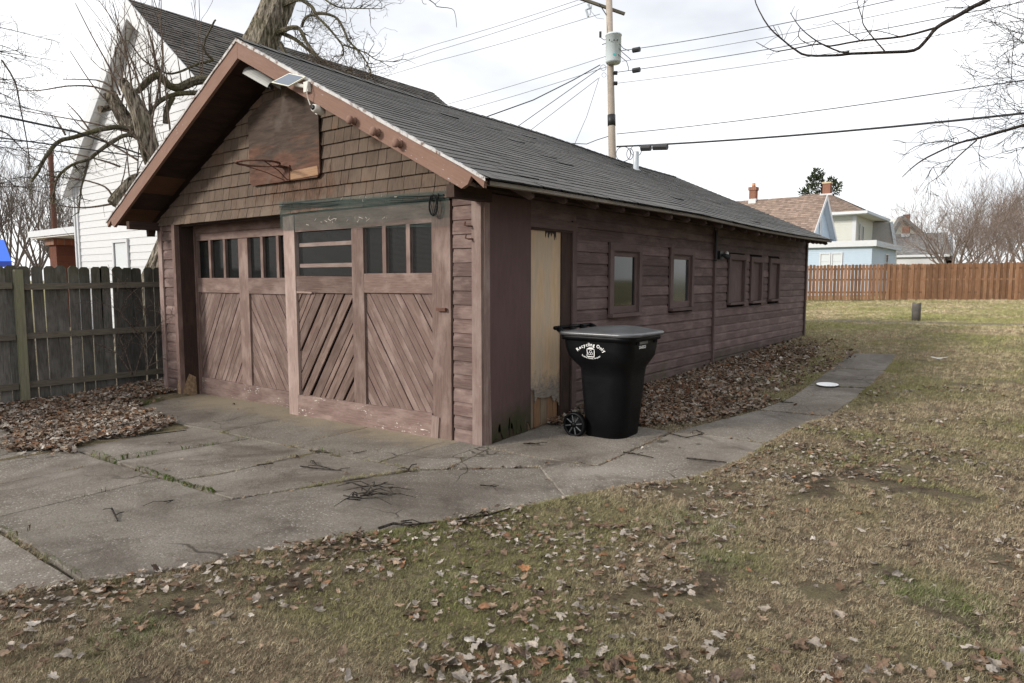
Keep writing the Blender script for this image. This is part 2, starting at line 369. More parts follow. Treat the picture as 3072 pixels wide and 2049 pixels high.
MAT['leaf'] = mat_attr('dead leaf'); MAT['grass'] = mat_attr('grass blade')
def mat_bark(name, c1, c2, moss=0.0, sc=1.0):
    k = NT(name); w = k.coord('World', (1, 1, .16)); g = k.noise(w, 24 * sc, 6, .7, .5); p = k.noise(k.coord('World'), 2.4, 4)
    col = k.ramp(g, [(.40, tuple(x * .22 for x in c1)), (.48, c1), (.62, c2)])
    if moss: col = k.mix(k.m('MULTIPLY', k.ramp(p, [(.46, 0), (.62, 1)]), moss), col, (.105, .10, .03))
    k.bump(g, 1.0, .05); return k.done(col, .95, .1)
MAT['bark'] = mat_bark('furrowed bark', (.15, .126, .098), (.38, .335, .27), .22, .8)
MAT['branch'] = mat_bark('branch bark', (.06, .05, .043), (.105, .088, .075), .0, 2)
MAT['mossbranch'] = mat_bark('mossy branch bark', (.11, .097, .072), (.22, .195, .145), .5, 2)
MAT['shoot'] = mat_bark('shoot bark', (.15, .112, .088), (.25, .195, .155), .0, 3)
MAT['twig'] = mat_bark('far twig bark', (.17, .14, .125), (.26, .215, .195), 0, 2)
MAT['twig2'] = mat_bark('brown twig bark', (.22, .17, .145), (.33, .265, .23), 0, 2)
MAT['fence_old'] = wood('mossy fence', (.034, .032, .028), (.085, .080, .072), fade=(.125, .119, .11), fade_amt=.6, algae=((.060, .062, .022), 1.55, -.5, .6), var=(.62, 1.3), crack=.6, mul=1.5)
MAT['fence_rail'] = wood('fence rail', (.06, .053, .042), (.12, .105, .085), fade=(.11, .105, .065), fade_amt=.4, mul=1.5)
MAT['fence_post'] = wood('fence post', (.10, .095, .065), (.17, .16, .115), fade=(.14, .145, .08), fade_amt=.6, mul=1.5)
MAT['picket'] = wood('stained picket', (.15, .075, .04), (.23, .125, .072), fade=(.27, .165, .105), fade_amt=.5, var=(.68, 1.25), crack=.5, mul=1.22)
MAT['white'] = plain('white siding', (.56, .565, .575), .55, .3, .03, 5)
MAT['whitetrim'] = plain('white trim', (.56, .57, .585), .5, .35, .05, 8)
MAT['soffit'] = plain('pale soffit', (.78, .78, .77), .7, .2, .06, 6)
MAT['bluew'] = plain('pale blue siding', (.42, .51, .60), .6, .3, .04, 5)
MAT['bluetrim'] = plain('blue grey trim', (.46, .51, .56), .6, .3, .06, 5)
MAT['cream'] = plain('cream siding', (.55, .55, .50), .6, .3, .04, 5)
def mat_brick(name, c1, c2, mortar, sc=1):
    k = NT(name); v = k.coord('Object', rnd=False); b = k.n('TexBrick'); k.l(v, b.inputs[0])
    b.inputs['Color1'].default_value = (*c1, 1); b.inputs['Color2'].default_value = (*c2, 1); b.inputs['Mortar'].default_value = (*mortar, 1)
    b.inputs['Scale'].default_value = sc; b.inputs['Mortar Size'].default_value = .012; b.inputs['Brick Width'].default_value = .22; b.inputs['Row Height'].default_value = .075
    return k.done(b.outputs[0], .9, .1)
MAT['brick'] = mat_brick('red brick', (.27, .105, .06), (.21, .08, .05), (.22, .16, .13))
MAT['brick_b'] = mat_brick('brown brick', (.17, .065, .042), (.13, .05, .035), (.10, .06, .045))
MAT['glass'] = NT('dark glass').done((.006, .0065, .007), .10, .12)
MAT['glass_w'] = NT('window glass').done((.012, .014, .016), .05, .5)
MAT['glass_g'] = NT('dusty dark glass').done((.035, .04, .045), .12, .5)
MAT['blind'] = plain('white blind', (.55, .58, .60), .6, .3, .05, 20)
MAT['black'] = plain('black metal', (.02, .02, .022), .5, .4)
MAT['wire'] = plain('wire', (.035, .035, .04), .6, .3)
MAT['rust'] = plain('rusty iron', (.11, .052, .036), .8, .3, .35, 30)
MAT['steel'] = plain('galvanised', (.42, .45, .48), .45, .5, .12, 12, .3)
MAT['porc'] = plain('porcelain', (.62, .60, .55), .35, .5, .1)
# ================================================================== the ground, driveway, path
SLABS = {
 'a0': [(-6.6, -3.6), (-3.35, -3.6), (-3.33, -2.43), (-6.6, -2.45)],
 'a1': [(-3.31, -3.58), (-2.36, -3.57), (-2.42, -2.39), (-3.29, -2.40)],
 'a2': [(-2.345, -3.57), (-1.40, -3.56), (-1.46, -2.385), (-2.40, -2.39)],
 'b': [(-1.37, -3.56), (-.91, -3.55), (-.43, -2.36), (-1.43, -2.385)],
 'n0': [(-6.6, -6.4), (-1.32, -6.4), (-1.32, -3.62), (-6.6, -3.65)],
 'n1': [(-1.28, -6.4), (-1.0, -6.4), (.02, -3.95), (.27, -3.60), (-1.28, -3.60)],
 's1': [(-.87, -3.55), (.29, -3.57), (.46, -3.26), (.64, -2.83), (.84, -2.36), (.97, -2.08), (1.12, -1.72), (1.36, -1.23), (1.507, -.86), (.878, -.30), (.30, -.84), (.13, -1.0), (-.16, -1.77), (-.385, -2.35)],
 's2': [(.879, -.299), (1.508, -.859), (1.73, -.25), (2.02, .18), (2.16, .89), (2.185, 1.52), (1.30, 1.475), (1.265, .03)],
 'c1': [(-3.29, -2.37), (-2.40, -2.33), (-2.24, -1.11), (-3.29, -1.15)],
 'c2': [(-2.37, -2.33), (-1.46, -2.355), (-1.32, -2.31), (-1.18, -2.06), (-1.155, -1.5), (-1.135, -1.11), (-2.205, -1.105)],
 'c3': [(-1.29, -2.355), (-.45, -2.33), (-.21, -1.76), (.06, -1.03), (-.34, -1.045), (-1.11, -1.12), (-1.125, -1.5), (-1.15, -2.06)],
 'd1': [(-5.76, .42), (-5.73, -.15), (-5.2, -1.06), (-3.44, -1.125), (-2.81, -1.08), (-2.985, .42)],
 'd2': [(-2.965, .42), (-2.785, -1.08), (-1.585, -1.075), (-1.675, .42)],
 'd3': [(-1.655, .42), (-1.56, -1.075), (-1.1, -1.09), (-.58, -1.06), (-.36, -1.0), (-.475, .42)],
 'd4': [(-.45, .05), (-.33, -1.0), (.08, -.98), (.275, -.82), (.12, -.09), (.02, .03)],
 'e': [(.145, -.10), (.305, -.79), (.845, -.28), (1.215, .015), (.64, -.09)],
 'f': [(.03, -.045), (.64, -.05), (1.225, .055), (1.255, 1.44), (.02, 1.5)],
 'p1': [(1.30, 1.50), (2.185, 1.55), (2.36, 3.03), (1.66, 2.93)],
 'p2': [(1.665, 2.965), (2.37, 3.06), (2.40, 4.0), (2.41, 5.02), (1.72, 4.83), (1.76, 3.83)],
 'p3': [(1.72, 4.87), (2.41, 5.06), (2.36, 6.72), (1.62, 6.6)],
 'p4': [(1.62, 6.63), (2.355, 6.75), (2.18, 8.75), (1.49, 8.6)],
}
def inpoly(x, y, poly):
    x = np.asarray(x); y = np.asarray(y); r = np.zeros(x.shape, bool); n = len(poly)
    for i in range(n):
        x1, y1 = poly[i]; x2, y2 = poly[(i + 1) % n]
        c = ((y1 > y) != (y2 > y)) & (x < (x2 - x1) * (y - y1) / (y2 - y1 + 1e-12) + x1); r ^= c
    return r
def paved(x, y):
    r = np.zeros(np.shape(x), bool)
    for p in SLABS.values(): r |= inpoly(x, y, p)
    return r
def garage_in(x, y, m=0.0): return (x > -6.33 - m) & (x < .02 + m) & (y > -.02 - m) & (y < 11.25 + m)
def pile(x, y):                                                   # leaf drift against the fence and the garage's left side
    return .11 * np.exp(-((x + 6.6) / .9) ** 2) * np.exp(-((y - .1) / 1.0) ** 2) + .045 * np.exp(-((x - .1) / .45) ** 2) * np.clip((y - .9) / .8, 0, 1) * np.clip((9.8 - y) / 5, 0, 1)
def ground_z(x, y):
    x = np.asarray(x, float); y = np.asarray(y, float)
    n = (vnoise(x, y, 1.1) - .5) * .05 + (vnoise(x, y, 3.7) - .5) * .022
    z = Hn(x, y) + n * np.clip((np.abs(y) + 1) / 3, .5, 1) + pile(x, y) + .012
    return np.where(garage_in(x, y, -.1), Hn(x, y) - .07, np.where(paved(x, y), Hn(x, y) - .008, z))
xs = np.concatenate([[-900, -400, -150, -80, -50, -35, -25, -18, -14, -11, -9.5], np.arange(-8.6, 6.6, .11), [7, 8, 9.5, 12, 16, 22, 35, 60, 120, 300, 900]])
ys = np.concatenate([[-400, -100, -40, -20, -12, -9, -7.6], np.arange(-6.8, 11.4, .11), np.arange(11.6, 24, .45), [25, 27, 30, 34, 38, 44, 52, 65, 85, 120, 200, 400, 1200]])
GX, GY = np.meshgrid(xs, ys); GZ = ground_z(GX, GY)
nx_, ny_ = len(xs), len(ys)
gv = np.stack([GX.ravel(), GY.ravel(), GZ.ravel()], 1)
I = (np.arange(ny_ - 1)[:, None] * nx_ + np.arange(nx_ - 1)[None, :]).ravel()
gt = np.concatenate([np.stack([I, I + 1, I + nx_ + 1], 1), np.stack([I, I + nx_ + 1, I + nx_], 1)])
g = bigmesh('ground', gv, gt, None, MAT['ground']); g['kind'] = 'structure'
g.data.polygons.foreach_set('use_smooth', [True] * len(g.data.polygons))

def slab(name, poly, parent, top=.02, th=.13):
    pts = []; A2 = sum(poly[i][0] * poly[(i + 1) % len(poly)][1] - poly[(i + 1) % len(poly)][0] * poly[i][1] for i in range(len(poly))); sg = 1 if A2 > 0 else -1
    for i in range(len(poly)):
        a, b = Vector((*poly[i], 0)), Vector((*poly[(i + 1) % len(poly)], 0)); L = (b - a).length; k = max(1, int(L / .14))
        nrm = Vector((-(b - a).y, (b - a).x, 0)).normalized()
        for j in range(k):
            p = a + (b - a) * (j / k)
            p += nrm * (-sg * .006 + (random.uniform(-.007, .007) if j else 0))
            pts.append(p)
    tx, ty = random.uniform(-.005, .005), random.uniform(-.005, .005); cx = sum(p.x for p in pts) / len(pts); cy = sum(p.y for p in pts) / len(pts)
    cz = H(cx, cy) + top + random.uniform(-.006, .006)
    bm = bmesh.new()
    zt = lambda p: H(p.x, p.y) + top + (p.x - cx) * tx + (p.y - cy) * ty
    inner = []
    for i, p in enumerate(pts):
        d = (Vector((cx, cy, 0)) - p); d.normalize(); q = p + d * .006; inner.append(bm.verts.new((q.x - cx, q.y - cy, zt(q) - cz)))
    outer = [bm.verts.new((p.x - cx, p.y - cy, zt(p) - .006 - cz)) for p in pts]
    low = [bm.verts.new((p.x - cx, p.y - cy, zt(p) - th - cz)) for p in pts]
    f = bm.faces.new(inner); n = len(pts)
    for i in range(n):
        j = (i + 1) % n; bm.faces.new((outer[i], outer[j], inner[j], inner[i])); bm.faces.new((low[i], low[j], outer[j], outer[i]))
    bmesh.ops.triangulate(bm, faces=[f]); bm.normal_update()
    me = bpy.data.meshes.new(name); bm.to_mesh(me); bm.free(); me.materials.append(MAT['concrete'])
    return link(bpy.data.objects.new(name, me), parent, Matrix.Translation((cx, cy, cz)))
drv = tag(empty('driveway', (-2, -2, 0)), kind='structure'); pth = tag(empty('path', (1.9, 4, .1)), kind='structure')
for k_, p_ in SLABS.items(): slab('concrete_slab', p_, pth if k_[0] == 'p' else drv)
# worn wheel track across the back yard
tv, tf = [], []
NTK = 260
for i in range(NTK):
    x = -30 + .2 * i; yc = 16.35 + .16 * (x + 1.25) + .12 * math.sin(x * .4)
    for q in range(7):
        yy = yc + (q - 3) * .17 * (1 + .3 * math.sin(x * 1.7 + q)); tv.append((x, yy, float(ground_z(x, yy)) + (.02 if 0 < q < 6 else -.012)))
    if i: tf += [(7 * i - 7 + q, 7 * i - 6 + q, 7 * i + 1 + q, 7 * i + q) for q in range(6)]
k = NT('track soil'); w_ = k.coord('World'); trk = k.done(k.ramp(k.noise(w_, 5, 6, .75), [(.36, (.12, .11, .05)), (.52, (.17, .145, .095)), (.66, (.235, .20, .165))]), .95, .1)
tag(add('dirt_track', tv, tf, trk, smooth=True), kind='structure')

# ================================================================== the garage
W, L, XC = 6.314, 11.156, -3.157
def ridge_z(y): return 4.281 - .0148 * (y + .5) - .02 * math.sin(y * .9)
def eave_z(y):
    t = [(-.6, 2.423), (.1, 2.435), (1.3, 2.444), (2.9, 2.456), (3.9, 2.464), (5.2, 2.444), (6.7, 2.425), (8.7, 2.426), (11.3, 2.456)]
    for (a, za), (b, zb) in zip(t, t[1:]):
        if y <= b: return za + (zb - za) * (y - a) / (b - a)
    return t[-1][1]
EX = .485                                                        # eave overhang
def roof_z(x, y):
    s = 1 - abs(x - XC) / (W / 2 + EX); ez = eave_z(y) if x > XC else 2.44
    return ez + (ridge_z(y) - ez) * s
G = empty('garage', (XC, 5.5, 0), 'long brown wooden garage with diagonal-plank sliding doors and grey shingle roof', 'garage')
# --- inner shell: back of the walls (kept behind the boards)
def shell():
    m = MB(); zt = 2.30
    m.box(-.10, -.045, .10, L - .03, -.2, 2.42)                    # right wall core
    m.box(-W + .05, -W + .12, .10, L - .03, -.3, 2.40)            # left wall core
    m.box(-W + .05, -.045, L - .06, L - .02, -.3, 2.40)           # back wall core
    o = m.build('wall_core', MAT['dark'], G)
    p = [(-W + .06, 2.36), (-.06, 2.36), (XC, 3.98)]
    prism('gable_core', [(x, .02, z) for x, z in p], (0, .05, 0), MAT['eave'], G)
    prism('gable_core', [(x, L - .07, z) for x, z in p], (0, .05, 0), MAT['siding'], G)
    box('floor', -W + .1, -.1, .35, L - .1, -.32, -.12, MAT['dark'], G)
    box('ceiling', -W + .1, -.1, .3, L - .1, 2.40, 2.43, MAT['dark'], G)
shell()
LEFT_WALL = box('left_wall', -W - .0, -W + .045, .02, L, -.3, 2.41, MAT['siding'], G)
BACK_WALL = box('back_wall', -W + .05, -.02, L - .015, L + .02, -.3, 2.41, MAT['siding'], G)
# --- drop siding: one board per course and run
def siding(a, b, z0, z1, n, mat, name='siding_board', d=.032, cove=.30):
    """a,b: (x,y) ends, outward normal n"""
    a = Vector((*a, 0)); b = Vector((*b, 0)); n = Vector(n); X = (b - a).normalized(); h = z1 - z0
    e = random.uniform(-.003, .003); dd = d + random.uniform(-.004, .004)
    prof = [(0, z0 + e), (dd, z0 + e), (dd - .003, z1 - h * cove), (dd - .012, z1 - h * cove * .62), (dd - .015, z1 + e), (0, z1 + e)]
    v = [p + n * q + Vector((0, 0, z)) for p in (a, b) for q, z in prof]; m = len(prof)
    f = [(i, (i + 1) % m, m + (i + 1) % m, m + i) for i in range(m)] + [tuple(range(m)), tuple(range(m, 2 * m))[::-1]]
    return add(name, v, f, mat, G, frame(X, n))
rows_r = [(.035 + .1325 * i - .1, .035 + .1325 * (i + 1) - .1) for i in range(19)]
opens = [(0, 1.62, -1, 2.24), (2.36, 3.205, 1.15, 2.045), (4.065, 4.90, 1.165, 2.05), (6.345, 7.20, 1.185, 2.03), (7.45, 8.13, 1.185, 2.01), (8.507, 9.20, 1.195, 2.01)]
for z0, z1 in rows_r:
    zm = (z0 + z1) / 2; cur = 0.0; segs = []
    for (a, b, c, d_) in sorted(opens):
        if c - .02 < zm < d_ + .02:
            if a > cur: segs.append((cur, a))
            cur = b
    segs.append((cur, L))
    out = []
    for a, b in segs:                                             # boards butt at the batten
        if a < 5.74 < b: out += [(a, 5.725), (5.745, b)]
        else: out.append((a, b))
    for a, b in out:
        if b - a > .03: siding((-.045, a + .002), (-.045, b - .002), z0, z1, (1, 0, 0), MAT['siding'])
rows_f = [(-.13 + .1355 * i, -.13 + .1355 * (i + 1)) for i in range(19)]
for i, (z0, z1) in enumerate(rows_f):
    siding((-.371, .012), (-.111, .012), max(z0, -.03), z1, (0, -1, 0), MAT['siding_f'])
    siding((-6.2, .012), (-5.83, .012), max(z0, -.15), z1, (0, -1, 0), MAT['siding_f'])
# --- corner boards, jambs, battens
board('corner_board', (-.053, -.018, -.03), (-.053, -.018, 2.44), .116, .045, (0, -1, 0), MAT['post_old'], G, .003)
board('corner_board', (.012, .03, -.02), (.012, .03, 2.32), .075, .022, (1, 0, 0), MAT['post_old'], G, .003)
board('corner_board', (-6.255, -.015, -.20), (-6.255, -.015, 2.40), .115, .05, (0, -1, 0), MAT['post_old'], G, .003)
board('corner_board', (.004, L - .04, .15), (.004, L - .04, 2.42), .08, .03, (1, 0, 0), MAT['sidetrim'], G, .003)
board('jamb', (-5.788, -.03, -.15), (-5.788, -.03, 2.39), .086, .07, (0, -1, 0), MAT['trim'], G, .002)
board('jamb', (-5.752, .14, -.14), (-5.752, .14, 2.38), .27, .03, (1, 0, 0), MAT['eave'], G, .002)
board('jamb', (-5.725, .235, -.13), (-5.725, .235, 2.36), .05, .03, (1, 0, 0), MAT['trim'], G, .002)
add('rotted_base', [(-5.833, -.068, -.14), (-5.745, -.068, -.14), (-5.742, -.07, .10), (-5.76, -.07, .02), (-5.79, -.068, .16), (-5.833, -.07, .04)] + [(-5.734, .17, -.14), (-5.734, .16, .16), (-5.734, .06, .22), (-5.734, -.03, .02), (-5.734, -.06, -.14)],
    [(0, 1, 2, 3, 4, 5), (6, 7, 8, 9, 10)], plain('bare rotten wood', (.27, .19, .12), .9, .1, .5, 30), G)
box('header', -5.75, -.2, .215, .30, 2.27, 2.40, MAT['trim'], G)
board('batten', (.0, 5.735, .16), (.0, 5.735, 2.38), .055, .04, (1, 0, 0), MAT['sidetrim'], G, .003)
# --- gable shingles
GAB = lambda x: 4.02 - .492 * abs(x - XC) - .01
rows = [2.385, 2.512, 2.648, 2.80, 2.955, 3.105, 3.255, 3.405, 3.555, 3.705, 3.855]
for r, z0 in enumerate(rows):
    z1 = (rows[r + 1] if r + 1 < len(rows) else 4.0) + .05; x = -W + random.uniform(0, .1); x = -6.32
    while x < .0:
        w = random.choice([.12, .15, .175, .20, .22, .24]) * random.uniform(.92, 1.08); x1 = min(x + w, .02)
        zb = z0 + random.uniform(-.002, .002); gp = .0036
        poly = [(x + gp, zb), (x1 - gp, zb), (x1 - gp, z1), (x + gp, z1)]
        poly = clip2(poly, .492, 1, 4.01 + .492 * XC); poly = clip2(poly, -.492, 1, 4.01 - .492 * XC)
        hidden = (-3.70 < x and x1 < -2.40 and 2.86 < zb and z1 < 3.55)
        if len(poly) >= 3 and max(p[1] for p in poly) - zb > .015 and not hidden:
            th = lambda z: -.012 - .030 * max(0, 1 - (z - zb) / (z1 - zb)) - (.02 if r == 0 and z < zb + .01 else 0)
            n = len(poly); v = [(p[0], th(p[1]) + random.uniform(-.0015, .0015), p[1]) for p in poly] + [(p[0], .015, p[1]) for p in poly]
            f = [tuple(range(n)), tuple(range(n, 2 * n))[::-1]] + [(i, n + i, n + (i + 1) % n, (i + 1) % n) for i in range(n)]
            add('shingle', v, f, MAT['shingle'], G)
        x = x1
# --- roof: deck, courses, ridge cap
def roof_side(sgn):
    ex = XC + sgn * (W / 2 + EX - .01); n = 24; v, f = [], []
    Y = [-.5 + (L + .52) * i / n for i in range(n + 1)]
    for y in Y:
        ze = roof_z(ex, y) - .012; zr = ridge_z(y) - .014
        v += [(XC, y, zr), (ex, y, ze), (ex, y, ze - .028), (XC, y, zr - .035)]
    for i in range(n):
        a, b = 4 * i, 4 * i + 4
        f += [(a, a + 1, b + 1, b), (a + 1, a + 2, b + 2, b + 1), (a + 2, a + 3, b + 3, b + 2)]
    f += [(0, 3, 2, 1), (4 * n, 4 * n + 1, 4 * n + 2, 4 * n + 3)]
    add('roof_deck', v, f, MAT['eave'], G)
    if sgn > 0:
        board_pts = []
    nc = 32; half = W / 2 + EX + .012
    for c in range(nc):
        s0, s1 = c / nc, min(1.0, (c + 1.5) / nc); v, f, cl, mi = [], [], [], []
        y = -.525 - random.uniform(0, .2)
        base = random.uniform(.9, 1.08); wav = random.uniform(0, 6)
        while y < L + .03:
            y1 = min(y + .305, L + .035); ya = max(y + .002, -.525); yb = y1 - .002
            if yb - ya > .02:
                j0 = random.uniform(0, .006); j1 = j0 + random.uniform(-.002, .002)
                if c < 2: j0 += random.uniform(0, .02); j1 += random.uniform(-.004, .02)
                if random.random() < .006: j1 += .02
                sag = .006 * math.sin(ya * 1.7 + wav)
                def pt(s, yy, dz): x = XC + sgn * half * (1 - s); return (x, yy, roof_z(XC + sgn * min(half * (1 - s), half - .001), yy) + dz)
                k0 = len(v); lift = .0155 + random.uniform(-.0015, .002) + (random.uniform(0, .012) if random.random() < .015 else 0)
                A = [pt(s0 - (j0 + sag) / 4.08 - .002, ya, lift), pt(s0 - (j1 + sag) / 4.08 - .002, yb, lift), pt(s1, yb, .006), pt(s1, ya, .006)]
                B = [(p[0], p[1], p[2] - .0145) for p in A[:2]]
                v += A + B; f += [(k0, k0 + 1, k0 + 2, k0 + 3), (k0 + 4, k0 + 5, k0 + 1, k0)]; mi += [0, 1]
                q = base * random.uniform(.93, 1.07) * (.88 if ya > 7.6 and s0 > .1 else 1); cl += [(q, q, q)] * 6
            y = y1
        o = add('roof_course', v, f, [MAT['asphalt'], MAT['cut']], G, midx=mi); setcol(o, cl)  # lower edge faces take the painted course shadow
roof_side(1); roof_side(-1)
v, f, cl = [], [], []
y = -.53; k0 = 0
while y < L + .03:
    y1 = min(y + .25, L + .04); q = random.uniform(.8, 1.1)
    for s in (-1, 1):
        k0 = len(v); xo = XC + s * .14
        v += [(XC, y, ridge_z(y) + .034), (XC, y1 + .02, ridge_z(y1) + .026), (xo, y1 + .02, roof_z(xo, y1) + .022), (xo, y, roof_z(xo, y) + .03)]
        f.append((k0, k0 + 1, k0 + 2, k0 + 3)); cl += [(q, q, q)] * 4
    y = y1
setcol(add('ridge_cap', v, f, MAT['asphalt'], G), cl)
# eave fascia strips along the right side
Y = [-.5 + (L + .5) * i / 18 for i in range(19)]
for i in range(0, 18, 3):
    pts = Y[i:i + 4]; v = []; f = []
    for y in pts:
        z = eave_z(y) - .008; x = EX - .006
        v += [(x + .014, y, z), (x + .014, y, z - .034), (x - .012, y, z - .04), (x - .012, y, z)]
    for a in range(3):
        for q in range(4): f.append((4 * a + q, 4 * a + (q + 1) % 4, 4 * a + 4 + (q + 1) % 4, 4 * a + 4 + q))
    add('eave_strip', v, f, MAT['fascia'], G, frame((0, 1, 0), (1, 0, 0)))
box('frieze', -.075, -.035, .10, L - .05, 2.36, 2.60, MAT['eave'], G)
# rafter tails
for y in [.215, .788, 1.357, 1.944, 2.564, 3.147, 3.717, 4.311, 4.857, 5.435, 5.986, 6.508] + [6.85 + .355 * i for i in range(13)]:
    x1 = .40 + random.uniform(-.01, .03); zt = lambda x: roof_z(x, y) - .045
    p = [(-.06, y - .02, zt(-.06)), (x1, y - .02, zt(x1)), (x1 + .012, y - .02, zt(x1) - .075), (x1 - .03, y - .02, zt(x1) - .10 + .005), (-.06, y - .02, zt(-.06) - .11)]
    prism('rafter_tail', p, (0, .045, 0), MAT['rafter'], G, frame((1, 0, -.5), (0, 1, 0)))
# purlins / lookouts under the front overhang
for x, z in ((-W + .05, 2.36), (.02, 2.355)):
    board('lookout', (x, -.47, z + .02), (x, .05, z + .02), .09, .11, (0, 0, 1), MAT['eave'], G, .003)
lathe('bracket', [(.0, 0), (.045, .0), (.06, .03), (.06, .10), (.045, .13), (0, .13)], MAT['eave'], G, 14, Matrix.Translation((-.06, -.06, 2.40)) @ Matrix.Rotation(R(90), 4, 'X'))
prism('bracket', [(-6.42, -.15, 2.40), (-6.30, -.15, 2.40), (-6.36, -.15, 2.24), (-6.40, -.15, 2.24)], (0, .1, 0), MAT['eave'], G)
# soffit boards on the front overhang
for s in (-1, 1):
    for i in range(9):
        a = (W / 2 + .4) * i / 9; b = (W / 2 + .4) * (i + 1) / 9 - .006
        xa, xb = XC + s * a, XC + s * b; za, zb = roof_z(xa, -.2) - .052, roof_z(xb, -.2) - .052
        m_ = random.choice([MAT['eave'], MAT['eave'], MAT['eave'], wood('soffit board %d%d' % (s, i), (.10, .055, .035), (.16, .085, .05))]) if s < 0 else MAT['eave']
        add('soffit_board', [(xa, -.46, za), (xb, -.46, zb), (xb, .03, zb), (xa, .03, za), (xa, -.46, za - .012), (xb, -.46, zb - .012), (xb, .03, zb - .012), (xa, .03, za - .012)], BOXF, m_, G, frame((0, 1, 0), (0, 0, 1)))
# barge boards and drip edge
def barge(s):
    y0, y1 = -.535, -.497; ze, zr = 2.432, ridge_z(-.5)
    zt = lambda x: roof_z(x, -.5) - .018
    xe = XC + s * (W / 2 + EX - .02); xa = XC + s * (W / 2 + .26); dd = .165
    P = [(XC + s * .002, zt(XC)), (xe, zt(xe) + .0), (xe - s * .01, zt(xe) - .06), (xa + s * .06, zt(xa) - .055), (xa + s * .02, zt(xa) - .12), (xa - s * .05, zt(xa) - dd + .015), (XC + s * .002, zt(XC) - dd - .02)]
    if s < 0: xa = XC - (W / 2 + .30); P = [(XC - .002, zt(XC)), (xe, zt(xe)), (xe + .01, zt(xe) - .06), (xa - .03, zt(xa) - .05), (xa - .02, zt(xa) - .10), (xa + .05, zt(xa) - dd + .01), (XC - .002, zt(XC) - dd - .02)]
    prism('barge_board', [(x, y0, z) for x, z in P], (0, y1 - y0, 0), MAT['barge'], G, frame((s, 0, -.503), (0, -1, 0)))
    n = 14; v, f = [], []
    for i in range(n + 1):
        x = XC + s * (W / 2 + EX) * i / n; z = roof_z(x, -.5) + .004; h = .022 + random.uniform(-.008, .008) - (.008 if s < 0 else 0)
        v += [(x, -.552, z + .008), (x, -.549, z - h), (x, -.536, z - h), (x, -.50, z + .008)]
    for i in range(n): f += [(4 * i, 4 * i + 1, 4 * i + 5, 4 * i + 4), (4 * i + 1, 4 * i + 2, 4 * i + 6, 4 * i + 5), (4 * i, 4 * i + 4, 4 * i + 7, 4 * i + 3)]
    add('drip_edge', v, f, MAT['drip'], G)
barge(1); barge(-1)
for x, z in ((-1.16, 3.12), (-.83, 2.97), (-.53, 2.83)):
    lathe('insulator', [(0, 0), (.035, 0), (.04, .012), (.024, .022), (.024, .045), (.042, .052), (.042, .07), (.025, .085), (0, .085)], MAT['barge'], G, 12, Matrix.Translation((x, -.535, z)) @ Matrix.Rotation(R(90), 4, 'X'))
# vent pipe
lathe('vent_pipe', [(.0, 0), (.10, 0), (.085, .02), (.055, .04), (.055, .36), (.05, .38), (0, .38)], MAT['steel'], G, 16, Matrix.Translation((-2.33, 7.46, roof_z(-2.33, 7.46) - .02)))

# light tar seam below the vent
pts_ = [(-2.28, 7.55), (-1.8, 7.72), (-1.35, 7.86), (-.9, 8.0)]; v, f = [], []
for x, y in pts_: v += [(x, y - .022, roof_z(x, y) + .026), (x, y + .022, roof_z(x, y) + .026)]
add('tar_seam', v, [(2 * i, 2 * i + 1, 2 * i + 3, 2 * i + 2) for i in range(3)], plain('pale tar', (.26, .25, .24), .9, .1, .4, 20), G)
# --- sliding doors
def plank_panel(D, x0, x1, z0, z1, y, dirn, mat, wd=.088, ang=52, loose=0.0):
    """diagonal planks clipped to a rectangle; dirn +1 rises to the right"""
    ca, sa = math.cos(R(ang)), math.sin(R(ang)); d = (ca * dirn, sa); n = (-sa, ca * dirn) if dirn > 0 else (sa, -ca * dirn) if False else (-d[1], d[0])
    cs = [n[0] * x + n[1] * z for x in (x0, x1) for z in (z0, z1)]; c = min(cs) - random.uniform(0, wd)
    while c < max(cs):
        g = .0028 + random.uniform(0, loose * .0045); rect = [(x0, z0), (x1, z0), (x1, z1), (x0, z1)]
        tl = random.uniform(-1, 1) * loose * .007
        p = clip2(rect, n[0] + tl, n[1], c + wd - g); p = clip2(p, -n[0] - tl, -n[1], -c - g) if p else p
        if p and len(p) >= 3:
            yy = y + random.uniform(-1, 1) * (.002 + .006 * loose)
            prism('plank', [(x, yy, z) for x, z in p], (0, .018, 0), mat, D, frame((d[0], 0, d[1]), (0, -1, 0)))
        c += wd * random.uniform(.94, 1.06)
def panes(D, x0, x1, z0, z1, y, n, mull=.055, glass='glass'):
    w = (x1 - x0 - mull * (n - 1)) / n
    for i in range(n):
        a = x0 + i * (w + mull); box('pane', a - .005, a + w + .005, y + .045, y + .05, z0 - .005, z1 + .005, MAT[glass], D)
        if i: board('mullion', (a - mull / 2, y + .018, z0), (a - mull / 2, y + .018, z1), mull, .04, (0, -1, 0), MAT['door'], D, .001)
def vert(D, name, x0, x1, z0, z1, y, t, mat, jit=.002): return board(name, ((x0 + x1) / 2, y + t / 2, z0), ((x0 + x1) / 2, y + t / 2, z1), x1 - x0, t, (0, -1, 0), mat, D, jit)
def horz(D, name, x0, x1, z0, z1, y, t, mat, jit=.002, dz=0): return board(name, (x0, y + t / 2, (z0 + z1) / 2), (x1, y + t / 2, (z0 + z1) / 2 + dz), z1 - z0, t, (0, -1, 0), mat, D, jit)
D1 = empty('garage_door', (-4.5, .26, -.1), parent=G); y = .235
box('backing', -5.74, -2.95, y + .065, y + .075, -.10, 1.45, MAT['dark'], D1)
box('backing', -5.74, -2.95, y + .30, y + .31, 1.45, 2.3, MAT['dark'], D1)
